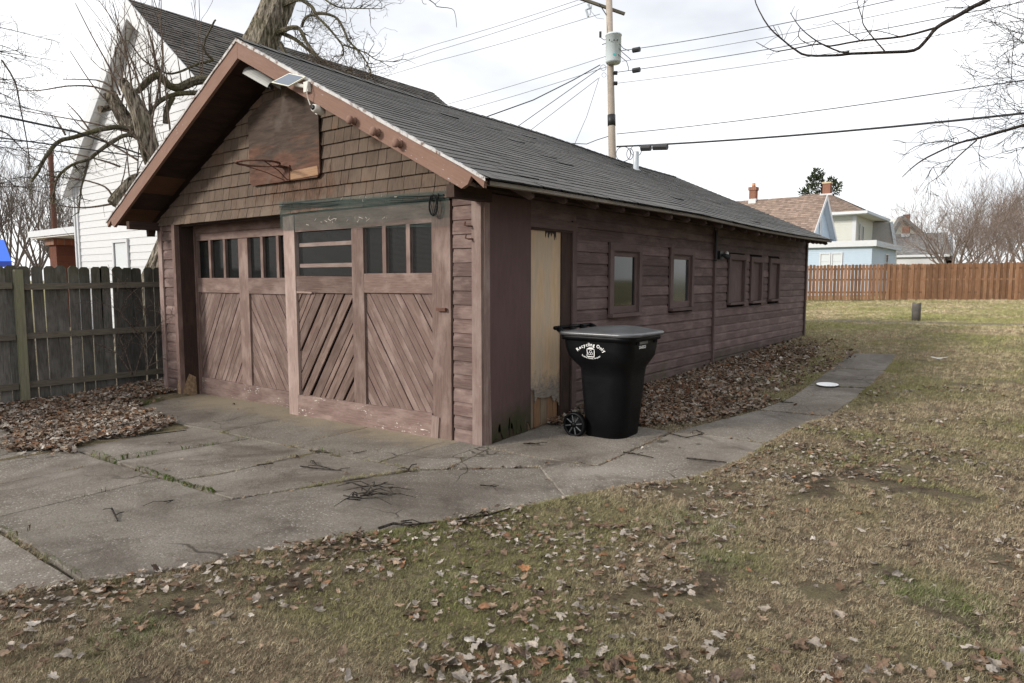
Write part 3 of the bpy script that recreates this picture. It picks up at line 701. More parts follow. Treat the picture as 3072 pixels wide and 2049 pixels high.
vert(D1, 'stile', -5.80, -5.70, -.10, 2.30, y, .05, MAT['door']); vert(D1, 'stile', -4.585, -4.355, .13, 2.16, y - .004, .05, MAT['door']); vert(D1, 'stile', -3.33, -3.1, -.1, 2.3, y + .002, .045, MAT['door'])
horz(D1, 'rail', -5.70, -3.3, 2.165, 2.30, y - .002, .05, MAT['door']); horz(D1, 'rail', -5.70, -4.585, 1.415, 1.625, y - .002, .05, MAT['door']); horz(D1, 'rail', -4.355, -3.3, 1.415, 1.625, y - .002, .05, MAT['door'])
horz(D1, 'rail', -5.695, -3.2, -.105, .155, y - .006, .052, MAT['rail_old'], .004)
plank_panel(D1, -5.70, -4.585, .13, 1.42, y + .022, 1, MAT['door'], .082, 58, .25)
plank_panel(D1, -4.355, -3.3, .13, 1.42, y + .022, -1, MAT['door'], .085, 55, .1)
panes(D1, -5.70, -4.585, 1.625, 2.165, y, 3); panes(D1, -4.355, -3.33, 1.625, 2.165, y, 3)
box('cardboard', -4.0, -3.4, y + .09, y + .1, 1.55, 1.79, plain('pale cardboard', (.30, .31, .31), .8, .2), D1)
D2 = empty('garage_door', (-1.75, 0, -.05), parent=G); y = -.028
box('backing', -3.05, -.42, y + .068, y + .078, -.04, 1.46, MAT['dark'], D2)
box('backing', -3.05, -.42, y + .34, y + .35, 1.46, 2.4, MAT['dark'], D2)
board('stile', (-3.02, y + .025, 2.36), (-2.995, y + .022, -.10), .215, .062, (0, -1, 0), MAT['stile_old'], D2, .004)
vert(D2, 'stile', -1.868, -1.672, .16, 2.16, y - .003, .055, MAT['door']); vert(D2, 'stile', -.645, -.395, -.035, 2.36, y, .055, MAT['door'])
board('stile_patch', (-.625, y - .006, -.02), (-.600, y - .005, .23), .10, .02, (0, -1, 0), MAT['stile_old'], D2, .004)
horz(D2, 'rail', -2.90, -.645, 2.165, 2.37, y + .001, .05, MAT['door']); horz(D2, 'rail', -2.90, -1.868, 1.455, 1.645, y - .001, .052, MAT['door_old'], .004, -.008); horz(D2, 'rail', -1.672, -.645, 1.462, 1.668, y - .001, .052, MAT['door'])
board('rail', (-2.92, y + .018, .075), (-.655, y + .018, .115), .27, .058, (0, -1, 0), MAT['rail_old'], D2, .005)
plank_panel(D2, -2.90, -1.868, .19, 1.46, y + .024, 1, MAT['door_old'], .072, 55, 1.0)
plank_panel(D2, -1.672, -.645, .22, 1.47, y + .024, -1, MAT['door'], .080, 55, .35)
panes(D2, -1.672, -.645, 1.668, 2.165, y, 3)
box('pane', -2.905, -1.86, y + .05, y + .055, 1.64, 2.17, MAT['glass'], D2)
for z in (1.765, 2.01): horz(D2, 'muntin', -2.86, -1.868, z - .022, z + .022, y + .03, .02, MAT['stile_old'])
# hinges, pulls, nails
board('latch', (-.56, y - .022, 1.31), (-.44, y - .022, 1.31), .03, .03, (0, -1, 0), MAT['rust'], D2)
board('splinter', (-2.90, y + .006, 1.452), (-2.60, y - .002, 1.45), .018, .012, (0, -1, 0), MAT['stile_old'], D2, .003)
# wire netting stapled over the second door
m = MB(); st = .013; yn = -.052
for i in range(int(2.76 / st)):
    x = -3.14 + i * st; zz = 2.535 - .03 * (x + 3.14); yb = yn - .012 * math.sin(x * 3) - .004
    m.quad((x, yb - .01, zz), (x + .0036, yb - .01, zz), (x + .0036, yb, 2.19 - .02 * math.sin(x * 2)), (x, yb, 2.19 - .02 * math.sin(x * 2)))
for j in range(27):
    z = 2.535 - .0128 * j
    for a in range(12):
        xa, xb = -3.14 + .23 * a, -3.14 + .23 * (a + 1); za, zb = z - .03 * .23 * a, z - .03 * .23 * (a + 1)
        ya, yb = yn - .012 * math.sin(xa * 3) - .006 - .008 * (1 - j / 27), yn - .012 * math.sin(xb * 3) - .006 - .008 * (1 - j / 27)
        m.quad((xa, ya, za), (xb, yb, zb), (xb, yb, zb - .0030), (xa, ya, za - .0030))
k = NT('green netting'); tag(m.build('netting', k.done((.06, .085, .075), .7, .2), G), kind='stuff')
m = MB(); m.tube([(-3.14 + .3 * i, yn - .014, 2.50 - .030 * .3 * i + .006 * math.sin(i * 2)) for i in range(10)], .007, 6)
for q_ in range(4): m.tube([(-3.14 + .3 * i, yn - .016, 2.478 - .012 * q_ - .028 * .3 * i + .006 * math.sin(i * 1.3 + q_)) for i in range(10)], .0025, 4)
m.build('netting_roll', NT('dark netting').done((.02, .035, .035), .7, .3), G)
m = MB()
for (x0, x1, z0, z1) in ((-2.9, -1.868, 1.645, 2.165), (-1.672, -.645, 1.668, 2.165)):
    for i in range(int((x1 - x0) / .0125)): x = x0 + i * .0125; m.quad((x, -.012, z0), (x + .0011, -.012, z0), (x + .0011, -.012, z1), (x, -.012, z1))
    for i in range(int((z1 - z0) / .0125)): z = z0 + i * .0125; m.quad((x0, -.0125, z), (x1, -.0125, z), (x1, -.0125, z + .0011), (x0, -.0125, z + .0011))
for (x0, x1, z0, z1) in ((-5.70, -4.585, 1.625, 2.165), (-4.355, -3.33, 1.625, 2.165)):
    for i in range(int((z1 - z0) / .016)): z = z0 + i * .016; m.quad((x0, .262, z), (x1, .262, z), (x1, .262, z + .0011), (x0, .262, z + .0011))
tag(m.build('hardware_cloth', NT('grey wire cloth').done((.07, .07, .068), .6, .3), G), kind='stuff')
# twine and straw caught in the netting
m = MB()
for i in range(26):
    x = random.choice([-2.55, -2.0, -1.75, -1.6, -1.2, -2.2]) + random.uniform(-.12, .12); z = random.choice([2.245, 2.25, 2.24, 2.46]) + random.uniform(-.02, .03); a = random.uniform(0, 6.3); l = random.uniform(.02, .07)
    m.tube([(x, -.075, z), (x + l * math.cos(a), -.078, z + l * .6 * math.sin(a))], .0022, 4)
m.build('straw', plain('pale straw', (.62, .58, .50), .8, .2), G)
# coil of hose wire hung at the top right of the door
m = MB(); pts = [(-.56 + .055 * math.cos(t * .5), -.085, 2.32 + .10 * math.sin(t * .5)) for t in range(26)]; m.tube(pts, .009, 5); m.tube([(-.62, -.08, 2.40), (-.56, -.085, 2.22), (-.50, -.08, 2.43)], .006, 5)
m.build('wire_coil', MAT['wire'], G)
for x, z in ((-.10, 2.10), (-.09, 1.98)):
    m = MB(); m.tube([(x, -.03, z), (x - .02, -.09, z), (x - .045, -.10, z + .01), (x - .05, -.085, z + .04)], .008, 6); m.build('hook', MAT['rust'], G)

# --- side: dark sheet, boarded doorway
bot = [(.73, .05)] + [(.72 - i * .0137, (.085 + .05 * math.sin(i * .55) + (.09 if 20 < i < 27 else 0) + (.06 if 35 < i < 39 else 0) + random.uniform(-.018, .018)) if i < 46 else .045) for i in range(50)]
prism('side_sheet', [(.012, .05, 2.40), (.012, .725, 2.40)] + [(.012, a, b) for a, b in bot], (.010, 0, 0), MAT['panel'], G, frame((0, 0, 1), (1, 0, 0)))
board('sheet_edge', (.03, .062, .0), (.017, .05, .75), .03, .012, (1, 0, 0), MAT['post_old'], G, .004)
for i in range(9):
    yy = random.uniform(.1, .68); board('splinter', (.018, yy, .02 + random.uniform(0, .04)), (.024, yy + random.uniform(-.03, .03), random.uniform(.13, .26)), random.uniform(.012, .035), .006, (1, 0, 0), MAT['panel'], G, .003, .4)
box('sill_log', -.035, .006, .06, .70, -.03, .10, wood('rotten sill', (.05, .035, .028), (.09, .06, .045), algae=((.07, .075, .03), .0, .3, .8)), G)
k = NT('bare plywood'); v = k.coord('Object', (2.0, 14, 14), False); gn = k.noise(v, 2.4, 5, .6); w_ = k.coord('World'); sp = k.n('SeparateXYZ'); k.l(w_, sp.inputs[0])
c_ = k.ramp(gn, [(.3, (.50, .345, .205)), (.7, (.62, .45, .285))]); pn = k.noise(k.coord('World', (1, 3, .6)), 2.3, 4)
c_ = k.mix(k.m('MULTIPLY', k.ramp(k.m('SUBTRACT', pn, k.m('MULTIPLY', sp.outputs[1], .25)), [(.1, 0), (.35, 1)]), .55), c_, (.43, .375, .31))
hn = k.m('SUBTRACT', k.noise(k.coord('World', (1, 5, 3)), 3.0, 6, .75), k.m('MULTIPLY', k.m('SUBTRACT', sp.outputs[2], .55), 1.5))
c_ = k.mix(k.ramp(hn, [(.40, 0), (.68, .9)]), c_, k.ramp(k.noise(k.coord('World', (1, 3, 18)), 4, 5, .7), [(.35, (.13, .112, .098)), (.65, (.30, .265, .23))]))
dr = k.m('SUBTRACT', k.noise(k.coord('World', (1, 26, .4)), 1.0, 3), k.m('MULTIPLY', k.m('SUBTRACT', 2.13, sp.outputs[2]), 2.6))
gate = k.m('MULTIPLY', k.m('GREATER_THAN', sp.outputs[1], 1.03), k.m('LESS_THAN', sp.outputs[1], 1.24))
c_ = k.mix(k.m('MULTIPLY', k.ramp(dr, [(.30, 0), (.33, 1)]), gate), c_, (.035, .022, .02))
k.bump(gn, .3, .003); PLY = k.done(c_, .75, .25)
bot = [(1.33, .20), (1.26, .30), (1.22, .26), (1.17, .345), (1.12, .33), (.98, .335), (.90, .36), (.865, .30), (.85, .45), (.80, .44), (.76, .52), (.705, .50)]
prism('plywood_panel', [(-.03, .70, 2.14), (-.03, 1.33, 2.13)] + [(-.03, a, b) for a, b in bot], (.012, 0, 0), PLY, G, frame((0, 0, 1), (1, 0, 0)))
for i, (a, b, t) in enumerate([(.715, .80, .50), (.81, .855, .44), (.87, .975, .40), (.985, 1.10, .38), (1.11, 1.21, .38), (1.22, 1.3, .34)]):
    board('plank', (-.042, (a + b) / 2 + (.02 if i == 0 else 0), .02), (-.042, (a + b) / 2 + (.0 if i else -.01), t), b - a, .014, (1, 0, 0), wood('doorway plank %d' % i, *random.choice([((.22, .12, .065), (.33, .20, .115)), ((.19, .14, .095), (.29, .22, .155))])), G, .002)
board('door_jamb', (-.06, 1.335, .02), (-.06, 1.335, 2.16), .12, .02, (0, -1, 0), MAT['eave'], G)
board('door_casing', (.001, 1.577, .05), (.001, 1.577, 2.25), .088, .022, (1, 0, 0), MAT['sidetrim'], G, .002)
board('door_jamb', (-.018, 1.43, .02), (-.018, 1.43, 2.14), .19, .018, (1, 0, 0), MAT['eave'], G, .002)
board('door_casing', (-.028, .60, 2.27), (-.028, 1.64, 2.27), .14, .02, (1, 0, 0), MAT['siding'], G, .001)
board('door_casing', (.003, .73, 2.185), (.003, 1.62, 2.185), .095, .024, (1, 0, 0), MAT['sidetrim'], G, .002)
board('door_casing', (-.02, .72, 2.128), (-.02, 1.53, 2.128), .03, .05, (1, 0, 0), MAT['eave'], G, .002)
# --- side windows
def side_window(y0, y1, z0, z1, glazed, ow):
    Wn = empty('window', (0, (y0 + y1) / 2, z0), parent=G); cw = .095; mt = MAT['sidetrim']; xf = .012
    def vb(n, y, za, zb, w, x, t): board(n, (x, y, za), (x, y, zb), w, t, (1, 0, 0), mt, Wn, .002)
    def hb(n, ya, yb, z, w, x, t): board(n, (x, ya, z), (x, yb, z), w, t, (1, 0, 0), mt, Wn, .002)
    vb('casing', y0 + cw / 2, z0, z1, cw, xf - .008, .03); vb('casing', y1 - cw * .42, z0, z1 - .003, cw * .8, xf - .011, .03)
    hb('casing', y0 + .004, y1 - .004, z1 - cw * .45, cw * .95, xf - .006, .03)
    hb('sill', y0 - .01, y1 + .01, z0 + .012, .04, .028, .075)
    iy0, iy1, iz0, iz1 = y0 + cw, y1 - cw * .8, z0 + .035, z1 - cw
    for (n, a, b) in (('reveal', iy0 - .002, iy0 - .002), ('reveal', iy1 + .002, iy1 + .002)): box(n, -.06, .0, a - .006, b + .006, iz0, iz1, mt, Wn)
    box('reveal', -.06, .0, iy0, iy1, iz1 - .004, iz1 + .008, mt, Wn)
    if glazed:
        s = .055; x = -.035
        vb('sash', iy0 + s * .45, iz0, iz1, s * .9, x, .03); vb('sash', iy1 - s / 2, iz0, iz1, s, x, .03); hb('sash', iy0, iy1, iz1 - .03, .06, x + .002, .03); hb('sash', iy0, iy1, iz0 + .045, .09, x + .002, .03)
        box('pane', -.042, -.038, iy0 + .03, iy1 - .03, iz0 + .06, iz1 - .04, MAT[glazed], Wn)
    else:
        box('shutter', -.05, -.038, iy0, iy1, iz0, iz1, MAT['sidetrim'], Wn)
side_window(2.36, 3.205, 1.15, 2.045, 'glass_w', 1); side_window(4.065, 4.90, 1.165, 2.05, 'glass_g', 1)
side_window(6.345, 7.20, 1.185, 2.03, None, 1); side_window(7.45, 8.13, 1.185, 2.01, None, 1); side_window(8.507, 9.20, 1.195, 2.01, None, 1)
m = MB(); m.tube([(.03, 5.70, 2.38), (.03, 5.70, 1.93)], .022, 8); m.box(.0, .05, 5.69, 5.75, 1.90, 1.92); m.build('conduit', MAT['black'], G)
# ================================================================== fixtures on the garage
def ring(m, c, r, rt, ax1, ax2, n=28, k=6):
    pts = [Vector(c) + Vector(ax1) * (r * math.cos(2 * math.pi * i / n)) + Vector(ax2) * (r * math.sin(2 * math.pi * i / n)) for i in range(n + 1)]
    m.tube(pts, rt, k, cap=False)
hoop = empty('basketball_hoop', (-3.05, -.04, 2.77), 'rusty netless basketball hoop on a weathered plywood backboard in the garage gable', 'basketball hoop')
k = NT('weathered plywood'); v = k.coord('Object', (1.3, 9, 9), False); gn = k.noise(v, 3, 6, .68, .4); w_ = k.coord('World'); p = k.noise(w_, 2.2, 4); p2 = k.noise(k.coord('World', (1, 1, 4)), 1.7, 5, .7)
c_ = k.ramp(gn, [(.3, (.036, .025, .020)), (.7, (.088, .062, .048))]); sp = k.n('SeparateXYZ'); k.l(w_, sp.inputs[0])
c_ = k.mix(k.ramp(k.m('ADD', p2, k.m('MULTIPLY', k.m('SUBTRACT', 3.12, sp.outputs[2]), .55)), [(.44, 0), (.60, .9)]), c_, k.ramp(gn, [(.3, (.065, .032, .022)), (.7, (.16, .082, .055))]))  # darker top is the overhang's shade put into the colour; red-brown below is weathering
c_ = k.mix(k.m('MULTIPLY', k.ramp(p, [(.60, 0), (.72, 1)]), .4), c_, (.17, .145, .125))
k.bump(gn, .5, .004); BB = k.done(c_, .85, .2)
PB = [(-3.75, 2.80), (-3.70, 2.765), (-2.40, 2.755), (-2.345, 2.80), (-2.345, 3.60), (-2.70, 3.74), (-3.40, 3.74), (-3.75, 3.60)]
prism('backboard', [(x, -.068, z) for x, z in PB], (0, .02, 0), BB, hoop, frame((1, 0, 0), (0, -1, 0)))
board('bare_strip', (-2.90, -.072, 2.815), (-2.37, -.072, 2.83), .10, .006, (0, -1, 0), wood('raw pine strip', (.25, .14, .08), (.36, .22, .13), fade=(.3, .2, .14)), hoop, .004)
board('cleat', (-2.72, -.0, 3.2), (-2.72, -.05, 3.2), .3, .04, (0, 0, 1), MAT['eave'], hoop)
bx, bz = -2.97, 2.86
m = MB(); m.box(bx - .075, bx + .075, -.085, -.07, bz - .10, bz + .08); m.box(bx - .06, bx + .06, -.20, -.085, bz + .055, bz + .065); m.build('bracket', MAT['rust'], hoop)
m = MB(); c0 = Vector((bx, -.44, bz + .06)); ring(m, c0, .236, .0125, (1, 0, 0), (0, 1, .03)); m.tube([(bx - .03, -.09, bz + .06), (bx - .05, -.22, bz + .06)], .009, 6); m.tube([(bx + .03, -.09, bz + .06), (bx + .05, -.22, bz + .06)], .009, 6); m.build('rim', MAT['rust'], hoop, True)
m = MB()
for s in (-1, 1): m.tube([(bx + s * .03, -.09, bz - .085), (bx + s * .12, -.26, bz - .01), (bx + s * .215, -.50, bz + .055)], .006, 5)
m.build('brace', MAT['rust'], hoop)
m = MB()
for i in range(12):
    a = 2 * math.pi * i / 12; q = c0 + Vector((math.cos(a), math.sin(a), 0)) * .232; m.tube([q, q + Vector((0, 0, -.018)), q + Vector((.01, 0, -.02))], .0025, 4)
m.build('net_hooks', MAT['rust'], hoop)
sp_ = empty('solar_panel', (-1.95, -.55, 3.62), 'small white-framed solar panel tilted on the orange-brown barge board', 'solar panel')
C4 = [Vector((-2.07, -.62, 3.71)), Vector((-1.85, -.58, 3.645)), Vector((-2.035, -.66, 3.565)), Vector((-2.27, -.70, 3.635))]
nn_ = (C4[1] - C4[0]).cross(C4[3] - C4[0]).normalized(); nn_ = nn_ if nn_.z > 0 else -nn_
prism('panel_frame', C4, -nn_ * .016, plain('cream plastic', (.74, .74, .62), .4, .4), sp_)
cc = sum(C4, Vector()) / 4; prism('cells', [cc + (q - cc) * .88 + nn_ * .0025 for q in C4], -nn_ * .002, NT('solar cells').done((.16, .19, .24), .18, .6), sp_)
m = MB(); m.tube([cc - nn_ * .016, cc + Vector((.06, .05, -.05)), (-1.86, -.545, 3.55)], .02, 8); m.box(-1.90, -1.83, -.575, -.536, 3.50, 3.60); m.build('mount', MAT['porc'], sp_)
m = MB(); m.tube([(-1.83, -.57, 3.60), (-1.815, -.60, 3.5), (-1.82, -.58, 3.42), (-1.80, -.57, 3.36)], .006, 5); m.build('cable', MAT['porc'], sp_)
sc_ = empty('security_camera', (-1.72, -.45, 3.32), 'small white security camera with looped cable under the right barge board', 'camera')
Mx = Matrix.Translation((-1.73, -.47, 3.30)) @ Matrix.Rotation(R(35), 4, 'Y') @ Matrix.Rotation(R(80), 4, 'X')
lathe('housing', [(0, 0), (.036, 0), (.042, .015), (.042, .11), (.034, .13), (0, .13)], MAT['porc'], sc_, 18, Mx)
lathe('lens', [(0, 0), (.026, 0), (.026, .006), (0, .006)], MAT['glass'], sc_, 14, Mx @ Matrix.Translation((0, 0, .131)))
lathe('mount', [(0, 0), (.035, 0), (.03, .02), (.014, .03), (.014, .10), (0, .1)], MAT['porc'], sc_, 12, Matrix.Translation((-1.76, -.47, 3.30)))
m = MB(); ring(m, (-1.80, -.48, 3.33), .045, .004, (1, 0, 0), (0, .2, 1), 16, 5); m.build('cable', MAT['porc'], sc_)
gl = empty('gable_lamp', (-3.0, -.3, 3.9), 'white half-round lamp shade tucked under the garage roof peak', 'lamp')
m = MB(); Mg = Matrix.Translation((-3.03, -.33, 3.855)) @ frame((.48, 0, -.24), (0, 1, 0)).to_4x4(); n = 10
for i in range(n):
    a0, a1 = R(100) + R(170) * i / n, R(100) + R(170) * (i + 1) / n
    q = lambda a, x, r: Mg @ Vector((x, r * math.cos(a), r * math.sin(a)))
    m.quad(q(a0, -.24, .10), q(a1, -.24, .10), q(a1, .28, .085), q(a0, .28, .085)); m.quad(q(a0, -.24, .094), q(a1, -.24, .094), q(a1, .28, .079), q(a0, .28, .079)); m.quad(q(a0, -.24, .10), q(a1, -.24, .10), q(a1, -.24, .06), q(a0, -.24, .06))
m.build('shade', plain('dusty white enamel', (.34, .34, .33), .5, .3), gl, True); m = MB(); m.tube([Mg @ Vector((-.2, 0, 0)), Mg @ Vector((.24, 0, 0))], .02, 8); m.tube([Mg @ Vector((0, 0, 0)), Mg @ Vector((0, .06, .1))], .015, 6); m.build('tube_holder', MAT['black'], gl)
wl = empty('wall_light', (.05, 5.9, 1.98), 'black motion-sensor wall light beside the batten on the siding', 'wall light')
m = MB(); m.box(-.012, .05, 5.83, 5.97, 1.93, 2.06); m.build('housing', MAT['black'], wl); m = MB(); m.tube([(.05, 5.9, 2.0), (.09, 5.92, 1.99), (.13, 5.98, 1.96)], [.02, .035, .05], 10); m.build('lamp_head', MAT['black'], wl)
lathe('bulb', [(0, 0), (.04, 0), (.045, .02), (.025, .035), (0, .035)], MAT['porc'], wl, 12, Matrix.Translation((.06, 6.06, 2.02)) @ Matrix.Rotation(R(90), 4, 'Y'))

# ================================================================== recycling bin
k = NT('black plastic'); v = k.coord('Object', rnd=False); s_ = k.noise(k.coord('Object', (3, 3, 14), False), 5, 4, .7)
k.bump(k.noise(v, 180, 2), .12, .002); sc2 = k.noise(k.coord('Object', (1.5, 1.5, 22), False), 4, 5, .8, .3); PLA = k.done(k.mix(k.m('MULTIPLY', k.ramp(sc2, [(.62, 0), (.72, 1)]), .6), k.ramp(k.noise(v, 6, 4), [(.35, (.0028, .0028, .0035)), (.7, (.0048, .0048, .0058))]), (.018, .018, .018)), k.ramp(s_, [(.35, .42), (.7, .56)]), .14)
k = NT('grey weathered lid'); v = k.coord('Object', rnd=False); PLL = k.done(k.ramp(k.noise(v, 5, 4), [(.35, (.07, .073, .078)), (.7, (.11, .114, .12))]), .34, .6)
bin_ = empty('recycling_bin', (.80, 1.09, .025), 'black wheeled recycling bin standing by the boarded side doorway', 'recycling bin')
def rrect(x0, x1, y0, y1, z, rb, rf, n=7):
    """rounded rectangle ring; rb radius at back (x0), rf at front (x1)"""
    pts = []
    for (cx, cy, r, a0) in ((x1 - rf, y1 - rf, rf, 0), (x0 + rb, y1 - rb, rb, 90), (x0 + rb, y0 + rb, rb, 180), (x1 - rf, y0 + rf, rf, 270)):
        for i in range(n): a = R(a0 + 90 * i / (n - 1)); pts.append((cx + r * math.cos(a), cy + r * math.sin(a), z))
    return pts
def loft(name, rings, mat, parent, caps=(True, True), smooth=True):
    n = len(rings[0]); v = [p for r in rings for p in r]; f = []
    for i in range(len(rings) - 1):
        for j in range(n): f.append((i * n + j, i * n + (j + 1) % n, (i + 1) * n + (j + 1) % n, (i + 1) * n + j))
    if caps[0]: f.append(tuple(range(n))[::-1])
    if caps[1]: f.append(tuple((len(rings) - 1) * n + j for j in range(n)))
    o = add(name, v, f, mat, parent, origin=(.80, 1.09, .5))
    o.data.polygons.foreach_set('use_smooth', [len(p.vertices) == 4 for p in o.data.polygons]) if smooth else None
    return o
zb = .03
prof = [(zb, .60, 1.00, .86, 1.32, .08, .16), (zb + .02, .585, 1.01, .845, 1.335, .09, .17), (zb + .35, .565, 1.04, .82, 1.355, .09, .17), (zb + .62, .55, 1.06, .80, 1.37, .09, .17), (zb + .70, .545, 1.07, .795, 1.375, .09, .17), (zb + .755, .50, 1.10, .76, 1.40, .09, .17), (zb + .82, .44, 1.135, .735, 1.425, .08, .16), (zb + .90, .42, 1.145, .725, 1.435, .07, .15), (zb + 1.02, .405, 1.155, .72, 1.44, .06, .14), (zb + 1.045, .40, 1.16, .715, 1.445, .06, .14)]
loft('body', [rrect(a, b, c, d, z, rb, rf) for (z, a, b, c, d, rb, rf) in prof], PLA, bin_)
loft('rim', [rrect(.39, 1.175, .70, 1.46, z, .06, .15) for z in (zb + .985, zb + 1.035)] , PLA, bin_)
def lidring(x0, x1, y0, y1, z, rb, rf, dome): return [(x, y, zz + dome * max(0, math.sin(math.pi * min(max((x - .40) / .80, 0), 1))) ** 2 * .8) for x, y, zz in rrect(x0, x1, y0, y1, z, rb, rf)]
loft('lid', [lidring(.375, 1.205, .692, 1.468, zb + 1.03, .05, .16, 0), lidring(.375, 1.21, .690, 1.470, zb + 1.052, .05, .16, .0), lidring(.385, 1.20, .70, 1.46, zb + 1.064, .05, .15, .01), lidring(.43, 1.155, .745, 1.415, zb + 1.066, .05, .14, .028), lidring(.50, 1.08, .83, 1.33, zb + 1.076, .05, .12, .04), lidring(.60, .98, .96, 1.2, zb + 1.08, .05, .1, .045)], PLL, bin_)
m = MB(); m.tube([(.315, .73, 1.118), (.315, 1.42, 1.118)], .020, 10)
for y in (.76, .98, 1.2, 1.40): m.tube([(.315, y, 1.118), (.36, y, 1.10), (.43, y, 1.05)], [.022, .03, .035], 8)
m.build('handle', PLA, bin_, True)
for y, s in ((.79, -1), (1.39, 1)):
    wh = empty('wheel', (.525, y, .155), parent=bin_); Mw = Matrix.Translation((.525, y, .155)) @ Matrix.Rotation(R(90), 4, 'X')
    lathe('tyre', [(.10, -.03), (.118, -.03), (.127, -.02), (.127, .02), (.118, .03), (.10, .03), (.095, .01), (.095, -.01), (.10, -.03)], PLA, wh, 28, Mw)
    lathe('hub', [(0, -.034), (.028, -.034), (.03, -.02), (.03, .02), (.028, .034), (0, .034)], PLA, wh, 14, Mw)
    lathe('web', [(0, -.012), (.097, -.012), (.097, .012), (0, .012)], PLA, wh, 24, Mw)
    m = MB()
    for i in range(8):
        a = 2 * math.pi * i / 8 + .2; q = Vector((math.cos(a), 0, math.sin(a))); o_ = Vector((.525, y + s * .02, .155)); m.tube([o_ + q * .028, o_ + q * .097], .0065, 4)
    m.build('spokes', PLL, wh)
m = MB(); m.tube([(.525, .82, .155), (.525, 1.36, .155)], .012, 8); m.build('axle', MAT['steel'], bin_)
prism('tag_plate', [(1.152, .93, .985), (1.152, 1.10, .985), (1.152, 1.10, 1.06), (1.152, .93, 1.06)], (.004, 0, 0), PLL, bin_)
for a, b in ((.87, .91), (1.24, 1.29)): box('slot', 1.146, 1.160, a, b, .985, 1.055, MAT['dark'], bin_)
WHT = NT('white print').done((.80, .80, .78), .6, .3)
def glyphs(txt, size, place, parent, name, bold=.012, sp=1.0):
    """each character: mesh from the built-in font, put by place(s) -> Matrix, s = distance along the line"""
    cs = []; tot = 0
    for ch in txt:
        cu = bpy.data.curves.new('glyph', 'FONT'); cu.body = ch if ch != ' ' else 'i'; cu.size = size; cu.offset = bold * size; cu.resolution_u = 2
        ob = bpy.data.objects.new('glyph', cu); COL.objects.link(ob); bpy.context.view_layer.update()
        w = ob.dimensions.x + size * .09 * sp; me = bpy.data.meshes.new_from_object(ob); xs_ = [q.co.x for q in me.vertices] or [0]; bpy.data.objects.remove(ob)
        cs.append((ch, me, w, min(xs_))); tot += w
    s = -tot / 2; V, F = [], []
    for ch, me, w, x0 in cs:
        if ch != ' ':
            M = place(s + w / 2); k0 = len(V)
            for q in me.vertices: V.append(M @ Vector((q.co.x - x0 - w / 2 + size * .045, q.co.y, 0)))
            F += [tuple(k0 + i for i in p.vertices) for p in me.polygons]
        s += w
    return add(name, V, F, WHT, parent)
def yface(x, z): return .718 if z > .92 else .72 + (.92 - z) * .12
def arc(cx, cz, r, up):                                           # letters on an arc of the bin's side (x to the right, z up, facing -y)
    def pl(s):
        a = s / r; 
        if up: x, z, t = cx + r * math.sin(a), cz - r + r * math.cos(a), -a
        else: x, z, t = cx + r * math.sin(a), cz + r - r * math.cos(a), a
        Mb = Matrix(((1, 0, 0), (0, 0, -1), (0, 1, 0))).to_4x4()
        return Matrix.Translation((x, yface(x, z) - .004, z)) @ Mb @ Matrix.Rotation(t, 4, 'Z')
    return pl
glyphs('Recycling Only', .046, arc(.745, .962, .22, True), bin_, 'lettering', .022, 1.3)
glyphs('Reduce, Reuse, Recycle!', .0195, arc(.745, .838, .22, False), bin_, 'slogan', .02, 1.2)
m = MB(); yq = .7135
def bar(pts, w):
    for (x0, z0), (x1, z1) in zip(pts, pts[1:]):
        d = Vector((x1 - x0, z1 - z0)).normalized(); n = Vector((-d.y, d.x)) * w / 2; d = d * w * .3
        m.quad((x0 + n.x - d.x, yq, z0 + n.y - d.y), (x1 + n.x + d.x, yq, z1 + n.y + d.y), (x1 - n.x + d.x, yq, z1 - n.y + d.y), (x0 - n.x - d.x, yq, z0 - n.y - d.y))
ox, oz = .745, .905
bar([(ox - .04, oz + .03), (ox + .035, oz + .03), (ox + .04, oz + .02), (ox + .04, oz - .045), (ox - .038, oz - .043), (ox - .04, oz - .03), (ox - .034, oz - .012), (ox - .04, oz + .008), (ox - .04, oz + .03)], .0075)
bar([(ox - .03, oz + .037), (ox + .028, oz + .037)], .005); bar([(ox - .018, oz + .043), (ox + .016, oz + .043)], .005)
for i in range(3):
    a = R(90 + 120 * i); c = (ox + .014 * math.cos(a), oz - .008 + .014 * math.sin(a))
    bar([(c[0] + .012 * math.cos(R(t)), c[1] + .012 * math.sin(R(t))) for t in range(0, 361, 45)], .004)
m.build('emblem', WHT, bin_)
glyphs('33601523', .040, lambda s: Matrix.Translation((1.158, .985 + s, .945)) @ Matrix(((0, 0, 1), (1, 0, 0), (0, 1, 0))).to_4x4(), bin_, 'serial_number', .02, .5)

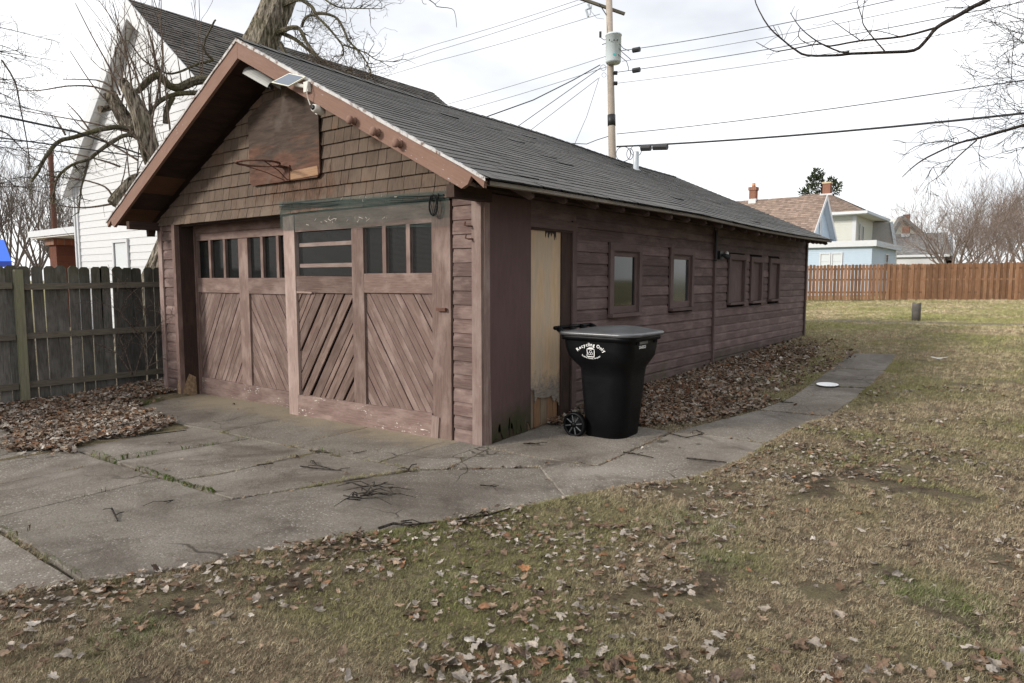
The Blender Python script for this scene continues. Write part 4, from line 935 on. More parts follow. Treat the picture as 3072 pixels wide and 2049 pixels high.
# ================================================================== fences
fl = empty('wooden_fence', (-7.15, -1, -.15), 'dark mossy dog-eared wooden privacy fence beside the garage', 'fence')
def picket(parent, c, X, w, z0, z1, t, n, mat, ear=.03, lean=0.0):
    c = Vector((c[0], c[1], 0)); X = Vector(X).normalized(); l = lambda a, z: c + X * (a + lean * (z - z0)) + Vector((0, 0, z)); h = w / 2
    return prism('picket', [l(-h, z0), l(h, z0), l(h, z1 - ear), l(h - ear, z1), l(-h + ear, z1), l(-h, z1 - ear)], Vector(n) * t, mat, parent, frame((0, 0, 1), n))
y = -6.0; fX = -7.17
while y < 6.2:
    w = random.choice([.135, .14, .14, .145]); g_ = random.choice([.004, .006, .010, .016, .022]) if y > -2 else .008
    top = 1.795 + random.uniform(-.015, .012) if y > -1.87 else 1.40 + random.uniform(-.01, .01)
    picket(fl, (fX, y + w / 2), (0, 1, 0), w, -.22 + random.uniform(-.02, .02), top, .018, (-1, 0, 0), MAT['fence_old'], random.uniform(.025, .04), random.uniform(-.010, .010))
    y += w + g_
for z, zt in ((1.50, 1.52), (.81, .80), (.115, .11)):
    for a, b in ((-6, -1.66), (-1.55, 1.0), (1.0, 6.2)):
        board('rail', (fX + .022, a, z + (a + 1.6) * .004), (fX + .022, b, zt + (b + 1.6) * .004), .085, .04, (1, 0, 0), MAT['fence_rail'], fl, .004)
for y, h in ((-4.1, 1.42), (-1.60, 1.74), (.95, 1.72), (3.5, 1.72)):
    board('post', (fX + .055, y, -.5), (fX + .05, y + .012, h), .10, .09, (1, 0, 0), MAT['fence_post'], fl, .004)
ff = empty('picket_fence', (0, 38, .5), 'long reddish-brown picket fence across the back of the yard', 'fence')
pa, pb_ = at(2380, 899, 35.9), at(3240, 896, 33.4); pa.z = pb_.z = 0; dX = (pb_ - pa).normalized(); nF = Vector((-dX.y, dX.x, 0))
tl = (pb_ - pa).length; s = -6.0; i = 0
base_me = {}
while s < tl + 5:
    w = .142; p = pa + dX * s; hz = H(p.x, p.y) - .02; frac = s / tl
    gp = .028 if frac < .34 else .004
    zb_ = at(2425, 899, 35.7).z - .03 if s < 0 else at(2425 + 640 * frac, 899 - 3 * frac, 35.7 - 2 * frac).z - .03
    zt_ = at(2425 + 640 * frac, 796 - 11 * max(0, min(frac, 1.1)), 35.7 - 2 * frac).z + random.uniform(-.025, .02)
    if frac < .34 or i % 2 == 0: picket(ff, p, dX, w, zb_, zt_, .018, nF * -1, MAT['picket'], .035)
    else: picket(ff, p + nF * .012, dX, w, zb_, zt_ - .01, .018, nF, MAT['picket'], .035)
    s += w + gp - (.006 if frac >= .34 else 0); i += 1
for q in (.35, 1.0, 1.55):
    A, Bq = pa - dX * 6 + nF * .03, pb_ + dX * 5 + nF * .03; A.z = at(2425, 899, 35.7).z + q; Bq.z = at(3065, 896, 33.7).z + q; board('rail', A, Bq, .09, .04, nF, MAT['picket'], ff)

# ================================================================== small yard things
GRW = wood('grey weathered post', (.085, .078, .07), (.17, .155, .14), fade=(.2, .185, .17), crack=.7)
pz = H(1.3, 17.9)
sp2 = empty('stump_post', (1.32, 17.9, pz), 'short grey weathered post stub standing alone on the lawn', 'post')
n = 12; rg = []
for z in (-.1, .25, .47, .50):
    rg.append([(1.32 + (.115 + .008 * math.sin(3 * a)) * math.cos(a), 17.9 + .115 * math.sin(a), pz + z + (.03 * math.cos(a * 2 + 1) if z > .4 else 0)) for a in [2 * math.pi * i / n for i in range(n)]])
o = loft('trunk', rg, GRW, sp2); 
sl_ = lathe('plate', [(0, 0), (.09, 0), (.135, .012), (.14, .018), (.132, .018), (.088, .006), (0, .006)], plain('white plastic lid', (.82, .82, .82), .35, .5, .02), None, 28, Matrix.Translation((1.93, 4.92, H(0, 4.92) + .028)) @ Matrix.Rotation(R(3), 4, 'X'))
tag(sl_, 'round white plastic lid lying on the concrete path', 'lid')
tag(prism('plastic_shard', [(2.74, 8.45, .30), (2.86, 8.30, .295), (2.98, 8.36, .32), (2.93, 8.42, .30), (2.82, 8.40, .29)], (0.01, .01, .012), MAT['whitetrim']), 'white plastic shard lying on the lawn beyond the path end', 'litter')
stk_ = MB(); sx, sy = G_ = (.62, 3.35)
for i in range(6):
    a = random.uniform(0, 6); x, y = .55 + random.uniform(-.12, .14), 3.35 + random.uniform(-.18, .22); z = H(x, y); stk_.tube([(x, y, z - .05), (x + .02, y + random.uniform(-.02, .02), z + random.uniform(.12, .2))], [.022, .012], 5, lump=.2)
tag(stk_.build('rotten_stump', wood('rotten stump wood', (.10, .05, .03), (.2, .1, .06))), 'broken rotten stump stubs poking from the leaves by the wall', 'stump')
tag(board('wooden_stake', at(440, 1762, 5.35), at(443, 1737, 5.3), .018, .012, (1, -1, 0), GRW), 'small grey wooden stake stub at the driveway edge', 'stake')
tw = tag(MB().build if False else board('red_straw', at(985, 1742, 4.6), at(1020, 1757, 4.5), .012, .004, (0, 0, 1), plain('pinkish plastic', (.5, .13, .13), .5, .4)), 'small red and white plastic strip among the lawn leaves', 'litter')
# twigs on the concrete
def twig(uvs, r=.006, label='', forks=2, grp='twigs scattered on the concrete'):
    m = MB(); P = []
    for (u, v) in uvs:
        d = ray(u, v); q = CAM.copy(); t = (CAM.z - 0) / -d.z
        for _ in range(8): q = CAM + d * t; t = (CAM.z - H(q.x, q.y) - .03 - r) / -d.z
        P.append(CAM + d * t)
    m.tube(P, [r * (1 - .5 * i / len(P)) for i in range(len(P))], 5, lump=.15)
    for _ in range(forks):
        i = random.randrange(len(P) - 1); p = P[i].lerp(P[i + 1], random.random()); a = random.uniform(0, 6.3); l = random.uniform(.05, .16)
        m.tube([p, p + Vector((l * .5 * math.cos(a), l * .5 * math.sin(a), .012)), p + Vector((l * math.cos(a + .3), l * math.sin(a + .3), .004))], r * .45, 4)
    return tag(m.build('twig', MAT['branch']), label, 'twig', grp)
for i, (uv, r) in enumerate([([(900, 1398), (945, 1404), (985, 1408), (1025, 1411)], .006), ([(940, 1382), (950, 1395), (1000, 1408)], .006), ([(335, 1525), (345, 1545), (353, 1562)], .007), ([(1135, 1585), (1180, 1570), (1225, 1575), (1310, 1565)], .010), ([(1380, 1555), (1470, 1543), (1530, 1525)], .007), ([(1440, 1455), (1490, 1459)], .006), ([(2060, 1374), (2120, 1380), (2180, 1387)], .008), ([(1870, 1356), (1910, 1362), (1960, 1372)], .007), ([(2010, 1300), (2060, 1312), (2110, 1302)], .006), ([(2090, 1290), (2105, 1300)], .006), ([(1225, 1410), (1235, 1395), (1250, 1392)], .006), ([(490, 1505), (520, 1500), (500, 1510)], .004), ([(2340, 1205), (2380, 1208)], .008), ([(930, 1352), (990, 1358)], .006), ([(770, 1395), (820, 1390)], .005), ([(1060, 1360), (1100, 1352)], .004), ([(1570, 1330), (1620, 1332)], .007), ([(300, 1318), (440, 1305), (560, 1290)], .008)]):
    twig(uv, r, 'dark twig lying on the concrete driveway', 2 if r > .005 else 1)
m = MB(); c0 = Vector((.30, -1.72, .035))
for i in range(26):
    a = random.gauss(.4, .8) + (math.pi if random.random() < .5 else 0); p = c0 + Vector((random.gauss(0, .09), random.gauss(0, .10), random.uniform(0, .02))); l = random.uniform(.06, .24)
    m.tube([p, p + Vector((l * .5 * math.cos(a), l * .5 * math.sin(a), random.uniform(.005, .03))), p + Vector((l * math.cos(a + .25), l * math.sin(a + .25), 0.0))], [.006, .004, .002], 4)
tag(m.build('twig_heap', MAT['branch']), 'small heap of broken twigs and leaves on the driveway', 'twigs')
# ================================================================== houses
def wallbox(parent, x0, x1, y0, y1, z0, z1, mat, name='wall'): return box(name, x0, x1, y0, y1, z0, z1, mat, parent)
def lap(parent, x0, x1, y, z0, z1, h, mat, left=None, right=None, cut=(), axis='x', name='siding_board'):
    """lap siding on a face; left/right(z) give x limits; cut: (a,b,z0,z1) openings; axis 'x' faces -y, axis 'y' faces +x (x args are y, y arg is x)"""
    z = z0
    while z < z1:
        zt = min(z + h, z1); zm = (z + zt) / 2; a = left(zm) if left else x0; b = right(zm) if right else x1
        runs = [(a, b)]
        for (c0_, c1_, d0, d1) in cut:
            if d0 < zm < d1:
                nr = []
                for (p, q) in runs:
                    if c1_ <= p or c0_ >= q: nr.append((p, q)); continue
                    if c0_ > p: nr.append((p, c0_))
                    if c1_ < q: nr.append((c1_, q))
                runs = nr
        for p, q in runs:
            if q - p < .05: continue
            if axis == 'x': V = [(p, y, z), (q, y, z), (q, y, zt), (p, y, zt), (p, y - .026, z), (q, y - .026, z), (q, y - .008, zt), (p, y - .008, zt)]; fr = frame((1, 0, 0), (0, -1, 0))
            else: V = [(y, p, z), (y, q, z), (y, q, zt), (y, p, zt), (y + .026, p, z), (y + .026, q, z), (y + .008, q, zt), (y + .008, p, zt)]; fr = frame((0, 1, 0), (1, 0, 0))
            add(name, V, BOXF, mat, parent, fr)
        z = zt
def courses(parent, P00, P01, P10, P11, n, tabs, mat, lift=.02, name='roof_course'):
    """roof plane: eave edge P00-P01, ridge edge P10-P11"""
    P00, P01, P10, P11 = map(Vector, (P00, P01, P10, P11)); nrm = (P01 - P00).cross(P10 - P00).normalized(); nrm = nrm if nrm.z > 0 else -nrm
    for c in range(n):
        s0, s1 = c / n, min(1, (c + 1.15) / n); v, f, cl, mi = [], [], [], []; base = random.uniform(.9, 1.1)
        A0, A1 = P00.lerp(P10, s0), P01.lerp(P11, s0); B0, B1 = P00.lerp(P10, s1), P01.lerp(P11, s1)
        for t in range(tabs):
            ta, tb = t / tabs, (t + 1) / tabs; k0 = len(v); q = base * random.uniform(.75, 1.2); j = nrm * (lift + random.uniform(-.3, .3) * lift)
            v += [A0.lerp(A1, ta) + j, A0.lerp(A1, tb) + j, B0.lerp(B1, tb) + nrm * .004, B0.lerp(B1, ta) + nrm * .004, A0.lerp(A1, ta), A0.lerp(A1, tb)]
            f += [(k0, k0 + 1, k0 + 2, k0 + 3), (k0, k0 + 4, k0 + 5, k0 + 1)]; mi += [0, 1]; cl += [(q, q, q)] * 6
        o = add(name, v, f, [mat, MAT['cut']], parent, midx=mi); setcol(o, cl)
def win(parent, a, b, z0, z1, pos, axis='x', glass='glass', blind=0.0, trim='whitetrim'):
    Wn = empty('window', ((a + b) / 2, pos, z0) if axis == 'x' else (pos, (a + b) / 2, z0), parent=parent); t = .09
    def bx(n, p, q, za, zb, d0, d1, m):
        if axis == 'x': box(n, p, q, pos - d1, pos - d0, za, zb, m, Wn)
        else: box(n, pos + d0, pos + d1, p, q, za, zb, m, Wn)
    bx('pane', a, b, z0, z1, .0, .012, MAT[glass])
    if blind: bx('blind', a + .04, b - .04, z1 - (z1 - z0) * blind, z1, .012, .018, MAT['blind'])
    bx('frame', a - t, a, z0, z1, .0, .06, MAT[trim]); bx('frame', b, b + t, z0, z1, .0, .06, MAT[trim]); bx('frame', a - t, b + t, z1, z1 + t, 0, .065, MAT[trim]); bx('sill', a - t, b + t, z0 - t * .7, z0, 0, .09, MAT[trim])
    bx('sash', a, b, (z0 + z1) / 2 - .02, (z0 + z1) / 2 + .02, .018, .035, MAT[trim])
# ---- white gabled house behind the fence
wh = empty('white_house', (-15.4, 8, -.3), 'tall white clapboard house with steep grey shingle gable behind the tree', 'house')
yw, xl, xr_, zr = 4.0, -20.15, -10.65, 9.02; xa = -15.42; zl = zr - .87 * (xa - xl); zrr = zr - .775 * (xr_ - xa)
prism('gable_wall', [(xl, yw, -.6), (xr_, yw, -.6), (xr_, yw, zrr - .1), (xa, yw, zr - .12), (xl, yw, zl - .1)], (0, .15, 0), MAT['white'], wh)
lap(wh, xl, xr_, yw, -.3, 8.8, .206, MAT['white'], left=lambda z: max(xl, xa - (zr - .16 - z) / .87), right=lambda z: min(xr_, xa + (zr - .16 - z) / .775), cut=[(-17.68, -16.62, 1.15, 2.80)])
box('side_wall', xr_ - .15, xr_, yw + .16, 15, -.6, zrr, MAT['white'], wh); box('side_wall', xl, xl + .15, yw + .16, 15, -.6, zl, MAT['white'], wh); box('side_wall', xl + .16, xr_ - .16, 14.8, 15, -.6, zrr, MAT['white'], wh)
board('corner_board', (xl + .02, yw - .035, -.4), (xl + .02, yw - .035, zl - .15), .14, .05, (0, -1, 0), MAT['whitetrim'], wh)
win(wh, -17.55, -16.72, 1.22, 2.68, yw - .02, 'x', 'glass_g', .98)
box('blind_side', -17.50, -17.3, yw - .035, yw - .03, 1.25, 2.6, MAT['glass'], wh)
for s, sl, xe in ((-1, .87, xl - .42), (1, .775, xr_ + .45)):
    ze = zr - sl * abs(xe - xa); y0, y1 = yw - .27, 15.2
    prism('roof_slab', [(xa, y0, zr - .02), (xe, y0, ze - .02), (xe, y0, ze - .17), (xa, y0, zr - .2)], (0, y1 - y0, 0), MAT['asphalt_b'], wh, None)
    if s > 0: courses(wh, (xe, y0 - .02, ze), (xe, y1, ze), (xa, y0 - .02, zr), (xa, y1, zr), 40, 36, MAT['asphalt_b'], .025)
    prism('rake_board', [(xa, y0 - .05, zr + .0), (xe, y0 - .05, ze + .0), (xe, y0 - .05, ze - .46), (xa, y0 - .05, zr - .52)], (0, .045, 0), MAT['whitetrim'], wh)
    for i in range(14):                                           # soffit boards
        a, b = i / 14, (i + 1) / 14 - .004; P = lambda t, y: (xa + (xe - xa) * t, y, zr - .34 + (ze - zr) * t)
        prism('soffit_board', [P(a, y0), P(b, y0), P(b, yw - .005), P(a, yw - .005)], (0, 0, .02), MAT['soffit'], wh)
setcol(wh.children[0], []) if False else None
for o in wh.children:
    if o.name.startswith('roof_slab'): setcol(o, [(1, 1, 1)] * len(o.data.vertices))
# porch of the house
box('porch_roof', -25.1, xl - .1, 4.2, 7.6, 3.08, 3.20, MAT['soffit'], wh); box('porch_fascia', -25.15, xl - .08, 4.14, 4.195, 3.13, 3.34, MAT['whitetrim'], wh); box('porch_roof_top', -25.1, xl - .1, 4.2, 7.6, 3.205, 3.30, MAT['soffit'], wh)
box('porch_column', -24.4, -23.75, 4.55, 5.25, -.5, 3.02, MAT['brick_b'], wh); box('column_cap', -24.5, -23.65, 4.45, 5.35, 2.84, 3.06, MAT['brick'], wh)
box('porch_downspout', xl - .12, xl - .04, 3.9, 3.96, -.4, zl - .1, MAT['whitetrim'], wh)
# ---- houses beyond the back fence
def gz(u, v, D): return at(u, v, D).z
bh = empty('blue_house', (-8, 50, .7), 'pale blue house with brown roof, narrow side gable and flat extension', 'house')
yb = 46.4; c_ = fy(2617, 737, yb); xc = c_.x; zt_ = fy(2617, 738, yb).z; z0 = .3
ye = fx(2688, 760, xc).y
box('extension', -13.5, xc - .03, yb + .03, ye, z0, zt_, MAT['bluew'], bh)
wx = [fy(u, 790, yb).x for u in (2462, 2487, 2497, 2523)]; wz = [fy(2487, 762, yb).z, fy(2487, 805, yb).z]
lap(bh, -13.5, xc, yb + .02, z0, zt_, .15, MAT['bluew'], cut=[(wx[0] - .1, wx[3] + .1, wz[1], wz[0] + .1)]); lap(bh, yb, ye, xc - .02, z0, zt_, .15, MAT['bluew'], axis='y')
win(bh, wx[0], wx[1], wz[1], wz[0], yb, 'x', 'blind'); win(bh, wx[2], wx[3], wz[1], wz[0], yb, 'x', 'blind')
box('roof_trim', -13.6, xc + .3, yb - .3, yb - .24, zt_ - .02, zt_ + .38, MAT['whitetrim'], bh); box('roof_trim', xc + .24, xc + .3, yb - .23, ye + .3, zt_ - .02, zt_ + .36, MAT['bluetrim'], bh); box('flat_roof', -13.6, xc + .24, yb - .24, ye + .3, zt_ + .02, zt_ + .3, MAT['soffit'], bh)
win(bh, yb + (ye - yb) * .52, yb + (ye - yb) * .62, zt_ - 1.6, zt_ - .45, xc, 'y', 'glass')
ap = at(2481, 584, 52); xg, ya, za = ap.x, ap.y, ap.z; lb = fx(2443, 695, xg); rb_ = fx(2510, 720, xg); xw = fy(2236, 604, ya).x - 3
sl1 = (za - lb.z) / (ya - lb.y); sl2 = (za - rb_.z) / (rb_.y - ya); yl, yr2 = ya - (za - 3.6) / sl1, ya + (za - 3.6) / sl2
prism('gable_wall', [(xg - .4, yl + .3, .3), (xg - .4, yr2 - .3, .3), (xg - .4, yr2 - .3, 3.7), (xg - .4, ya, za - .25), (xg - .4, yl + .3, 3.7)], (-.2, 0, 0), MAT['bluew'], bh)
lap(bh, yl, yr2, xg - .4, 3.0, za - .3, .17, MAT['bluew'], left=lambda z: ya - (za - .3 - z) / sl1, right=lambda z: ya + (za - .3 - z) / sl2, axis='y')
for (yy, sl) in ((yl, sl1), (yr2, sl2)):
    prism('roof_slab', [(xg, ya, za - .02), (xg, yy, 3.58), (xg, yy, 3.4), (xg, ya, za - .24)], (xw - xg, 0, 0), MAT['bluetrim'], bh)
    prism('rake_board', [(xg + .05, ya, za + .02), (xg + .05, yy, 3.62), (xg + .05, yy, 3.3), (xg + .05, ya, za - .36)], (-.05, 0, 0), MAT['whitetrim'], bh)
courses(bh, (xw, yl, 3.6), (xg, yl, 3.6), (xw, ya, za), (xg, ya, za), 30, 40, MAT['asphalt_br'], .02)
win(bh, ya - .25, ya + .1, 3.8, 6.2, xg - .36, 'y', 'blind')
xch = fy(2260, 600, ya).x
ch = box('chimney', xch - .26, xch + .26, ya - .3, ya + .25, za - .6, fy(2260, 572, ya).z, MAT['brick'], bh); box('chimney_cap', xch - .32, xch + .32, ya - .36, ya + .31, fy(2260, 572, ya).z + .002, fy(2260, 562, ya).z, MAT['brick'], bh); box('chimney_flashing', xch - .3, xch + .3, ya - .34, ya + .28, za - .4, za + .06, MAT['whitetrim'], bh)
lathe('chimney_pot', [(0, 0), (.15, 0), (.13, .35), (0, .35)], plain('clay pot', (.5, .26, .15), .8, .2), bh, 14, Matrix.Translation((xch, ya, fy(2260, 562, ya).z)))
# hip-roofed cream house
hh = empty('hip_roof_house', (-10, 63, .8), 'cream two-storey house with brown hip roof and red brick chimney', 'house')
yh = at(2566, 690, 60).y; xh = at(2566, 690, 60).x; ze_ = fy(2566, 643, yh).z
yhe = fx(2619, 690, xh).y
box('wall', xh - 9, xh - .03, yh + .03, yh + 9, .3, ze_, MAT['cream'], hh); lap(hh, xh - 9, xh, yh + .02, 2.5, ze_, .22, MAT['cream']); lap(hh, yh, yh + 9, xh - .02, 2.5, ze_, .22, MAT['cream'], axis='y')
ov = 1.0; E0 = [(xh - 10, yh - ov, ze_ + .12), (xh + ov, yh - ov, ze_ + .12), (xh + ov, yh + 10, ze_ + .12), (xh - 10, yh + 10, ze_ + .12)]
zr2 = gz(2430, 574, 64); RA, RB = Vector((at(2387, 574, 64.0).x, yh + 4.5, zr2)), Vector((at(2470, 574, 64.0).x, yh + 4.5, zr2))
courses(hh, E0[0], E0[1], RA, RB, 22, 28, MAT['asphalt_br'], .03); courses(hh, E0[1], E0[2], RB, RB, 22, 28, MAT['asphalt_br'], .03)
o = add('roof_back', [E0[2], E0[3], RA, RB, E0[0]], [(0, 1, 2, 3), (1, 4, 2)], MAT['asphalt_br'], hh); setcol(o, [(1, 1, 1)] * 5)
box('eave_soffit', xh - 10, xh + ov, yh - ov, yh + 10, ze_ - .06, ze_ + .05, MAT['soffit'], hh); box('gutter', xh - 10, xh + ov + .1, yh - ov - .12, yh - ov - .005, ze_ - .04, ze_ + .2, MAT['whitetrim'], hh); box('gutter', xh + ov + .005, xh + ov + .12, yh - ov, yh + 10, ze_ - .04, ze_ + .2, MAT['bluetrim'], hh)
box('corner_board', xh - .25, xh + .05, yh - .06, yh + .2, 1, ze_ - .07, MAT['whitetrim'], hh)
win(hh, yh + 1.3, yh + 1.75, ze_ - 2.6, ze_ - .7, xh + .01, 'y', 'glass'); win(hh, yh + 2.8, yh + 3.3, ze_ - 3.1, ze_ - .9, xh + .01, 'y', 'glass')
hc = at(2468, 560, 64); box('chimney', hc.x - .33, hc.x + .33, yh + 4.2, yh + 4.9, zr2 - 1, gz(2468, 546, 64), MAT['brick'], hh); box('chimney_cap', hc.x - .4, hc.x + .4, yh + 4.13, yh + 4.97, gz(2468, 546, 64) + .003, gz(2468, 541, 64), plain('limestone', (.5, .42, .28), .8), hh); box('chimney_flashing', hc.x - .5, hc.x + .6, yh + 3.9, yh + 4.17, zr2 - .35, zr2 - .1, MAT['whitetrim'], hh)
# gambrel shingled end, between
gb = empty('grey_gambrel_house', (-8, 70, .9), 'low building with grey shingled gambrel end beside the cream house', 'house')
g0, g1, g2, g3 = at(2612, 740, 66), at(2619, 668, 66), at(2672, 666, 66), at(2684, 742, 66)
V = [g0, g3, g2, g1]; dpt = Vector((FW.x, FW.y, 0)).normalized() * 6
o = prism('shingled_wall', V, dpt, MAT['asphalt_g'], gb); setcol(o, [(1.5, 1.5, 1.5)] * 8)
for i in range(9): 
    a, b = g0.lerp(g1, i / 9), g3.lerp(g2, i / 9); bd = board('shingle_course', (a + b) / 2 - (b - a) * .5 + Vector((0, 0, .12)), (a + b) / 2 + (b - a) * .5 + Vector((0, 0, .12)), (g1.z - g0.z) / 9, .05, -dpt, MAT['asphalt_g'], gb); setcol(bd, [(1.4, 1.4, 1.4)] * 8)
board('rake_board', g3 - dpt * .02, g2 - dpt * .02, .28, .1, -dpt, MAT['bluetrim'], gb)
low = prism('lower_wall', [at(2606, 850, 66), at(2690, 850, 66), at(2690, 745, 66), at(2606, 745, 66)], dpt, MAT['cream'], gb)
# long grey roof and far white gable
gh = empty('grey_roof_house', (-6, 82, 1), 'long low white house with grey shingle roof and square brick chimney', 'house')
yg = at(2760, 766, 75).y; e0, e1 = fy(2650, 767, yg), fy(2850, 765, yg); yR = yg + 4; r0, r1 = fy(2660, 703, yR), fy(2842, 692, yR)
courses(gh, (e0.x, yg, e0.z), (e1.x, yg, e0.z), (r0.x, yR, r0.z), (r1.x, yR, r0.z), 22, 30, MAT['asphalt_g'], .03)
box('wall', e0.x, e1.x - .3, yg + .3, yg + 8, .5, e0.z - .02, MAT['white'], gh); box('gutter', e0.x, e1.x, yg - .1, yg + .02, e0.z - .22, e0.z + .02, MAT['whitetrim'], gh)
prism('end_wall', [(e1.x - .3, yg + .3, .5), (e1.x - .3, yg + 8, .5), (e1.x - .3, yg + 8, e0.z), (e1.x - .3, yR, r0.z - .1), (e1.x - .3, yg + .3, e0.z)], (-.2, 0, 0), MAT['bluew'], gh)
cx = fy(2719, 690, yR).x; box('chimney', cx - .35, cx + .35, yR - .5, yR + .2, r0.z - .3, fy(2719, 680, yR).z, MAT['brick'], gh); box('chimney_base', cx - .42, cx + .4, yR - .58, yR + .28, r0.z - 1.0, r0.z - .02, MAT['whitetrim'], gh)
wg = empty('white_gable_house', (-11, 99, 1), 'far white gabled house with dark roof edge and brown chimney', 'house')
A0, A1, A2 = at(2700, 655, 90), at(2668, 705, 90), at(2765, 707, 90); dg = dpt.normalized() * 10
prism('gable_wall', [A1 + Vector((0, 0, -7)), A2 + Vector((0, 0, -7)), A2, A0, A1], dg, MAT['cream'], wg)
for q in (A1, A2): o = board('roof_edge', A0 - dg * .03 + Vector((0, 0, .1)), q - dg * .03 + (q - A0) * .1, .45, .9, -dg, MAT['asphalt_g'], wg); setcol(o, [(.7, .7, .7)] * 8)
q = at(2719, 660, 92); box('chimney', q.x - .4, q.x + .4, q.y - .4, q.y + .4, q.z - 2, at(2719, 644, 92).z, MAT['brick_b'], wg)

# play tower with blue canopy, left edge
pt_ = empty('play_tower', (-20.6, 1.6, -.3), 'play tower with bright blue canvas canopy and orange posts behind the fence', 'play tower')
BLUE = plain('blue canvas', (.055, .16, .72), .7, .2, .05); q0 = at(-90, 800, 20); q1 = at(36, 800, 20); e = Vector((RT.x, RT.y, 0)); bk = Vector((ray(0, 800).x, ray(0, 800).y, 0)).normalized() * 1.4
zt2, zb2, zv = at(10, 716, 20).z, q1.z, q1.z - .16; ra, rb2 = at(-80, 716, 20) + bk * .5, at(12, 716, 20) + bk * .5; ra.z = rb2.z = zt2
a_, b_ = q0.copy(), q1.copy(); a_.z = b_.z = zb2 + .16
add('canopy', [a_, b_, rb2, ra, b_ + bk, a_ + bk], [(0, 1, 2, 3), (1, 4, 2), (4, 5, 3, 2)], BLUE, pt_)
prism('valance', [a_, b_, b_ + Vector((0, 0, -.17)), a_ + Vector((0, 0, -.17))], bk * .01, plain('dark blue canvas', (.02, .05, .33), .7, .2, .05), pt_)
for t in (.1, .55): board('post', a_.lerp(b_, t) + bk * .1 + Vector((0, 0, -3)), a_.lerp(b_, t) + bk * .1, .22, .1, bk, plain('orange timber', (.42, .12, .035), .8), pt_)
box('tower_panel', -21.6, -20.2, 1.9, 1.95, .3, 1.9, plain('orange panel', (.40, .13, .04), .8), pt_)

# ================================================================== utility pole and lines
POLE = at(1837, 475, 25); px, py = POLE.x, POLE.y
up_ = empty('utility_pole', (px, py, .4), 'weathered wooden utility pole with grey transformer behind the garage', 'utility pole')
PW = wood('pole timber', (.26, .215, .175), (.40, .345, .29), fade=(.44, .39, .34), crack=.5)
topc = at(1826, -60, 25); d_ = Vector((topc.x - px, topc.y - py, 0)); pos = lambda z: Vector((px, py, 0)) + d_ * ((z - POLE.z) / (topc.z - POLE.z)) + Vector((0, 0, z))
m = MB(); m.tube([pos(z) for z in (.2, 3, 6, 9, 12.4)], [.17, .155, .14, .125, .115], 14); o = m.build('pole', PW, up_, True)
zz = lambda v: at(1836, v, 25).z
m = MB(); m.tube([pos(zz(378)), pos(zz(345))], .148, 14); m.build('band', MAT['black'], up_, True)
a1, a2 = at(1740, -5, 25.0), at(1874, 42, 25.2); board('crossarm', a1, a2, .11, .09, (0, 0, 1), MAT['fence_rail'], up_)
m = MB(); m.tube([at(1798, 12, 24.9), pos(zz(60))], .018, 5); m.build('arm_brace', MAT['black'], up_)
tx = at(1840, 155, 24.72); th = zz(112) - zz(195)
lathe('transformer', [(0, 0), (.24, 0), (.275, .05), (.28, .06), (.28, th - .05), (.30, th - .045), (.30, th - .01), (.25, th + .03), (0, th + .05)], plain('pale grey paint', (.55, .61, .63), .4, .4, .04), up_, 28, Matrix.Translation((tx.x, tx.y, zz(197))))
tm = MB(); q = tx - Vector((FW.x, FW.y, 0)) * .30; q.z = zz(180); e_ = Vector((RT.x, RT.y, 0)); tm.quad(q - e_ * .05, q + e_ * .05, q + e_ * .05 + Vector((0, 0, .07)), q - e_ * .05 + Vector((0, 0, .07))); tm.build('plate', plain('teal sticker', (.05, .45, .42), .5), up_)
m = MB()
for u in (1828, 1842, 1852): q = at(u, 121, 24.42); m.tube([q, q - FW * .06], .02, 6)
m.build('bushing', MAT['black'], up_)
m = MB(); q = at(1801, 112, 24.9); m.tube([q, q + Vector((0, 0, .2))], .045, 8); m.tube([q, at(1812, 120, 24.9), at(1825, 118, 24.9)], .012, 5); m.tube([at(1806, 134, 24.9), at(1818, 130, 24.9)], .014, 5); m.build('arrester', MAT['black'], up_)
m = MB(); q = at(1823, 110, 24.8); m.tube([q, q + Vector((0, 0, .10))], [.05, .03], 8); m.build('insulator', MAT['steel'], up_)
m = MB(); m.tube([at(1765, 12, 24.9), at(1770, 24, 24.9), at(1758, 30, 24.9), at(1765, 50, 24.9)], .045, 6); m.tube([at(1775, 16, 24.9), at(1770, 45, 24.9)], .02, 5); m.build('cutout', MAT['steel'], up_)
for v in (219, 250): 
    m = MB(); q = at(1847, v, 24.9); m.tube([q - e_ * .06, q + e_ * .06], .07, 10); m.build('insulator', MAT['black'], up_)
m = MB(); m.tube([at(1768, 28, 24.9), at(1790, 54, 24.95), at(1812, 57, 25)], .006, 4); m.tube([at(1822, 60, 24.95), at(1822, 100, 24.9)], .006, 4)
for uv in ([(1830, 124), (1850, 160), (1880, 185), (1886, 205), (1884, 213)], [(1842, 124), (1865, 155), (1893, 179)], [(1852, 124), (1870, 145), (1888, 153)]): m.tube([at(u, v, 24.5) for u, v in uv], .012, 4)
ring(m, at(1810, 203, 24.9), .10, .008, e_, (0, 0, 1), 16, 4); ring(m, at(1812, 225, 24.9), .08, .006, e_, (0, 0, 1), 14, 4)
m.build('jumper_wires', MAT['wire'], up_)
def line(name, pts, r, label, grp='overhead utility lines', sag=0.0, n=5, cat='cable'):
    P = [at(*p) if not isinstance(p, Vector) else p for p in pts]
    Q = []
    for i in range(len(P) - 1):
        for t in range(8): Q.append(P[i].lerp(P[i + 1], t / 8) - Vector((0, 0, sag * 4 * (t / 8) * (1 - t / 8))))
    Q.append(P[-1]); m = MB(); m.tube(Q, r, n); return tag(m.build(name, MAT['wire']), label, cat, grp)
def yp(u, v): return fy(u, v, py - .1)
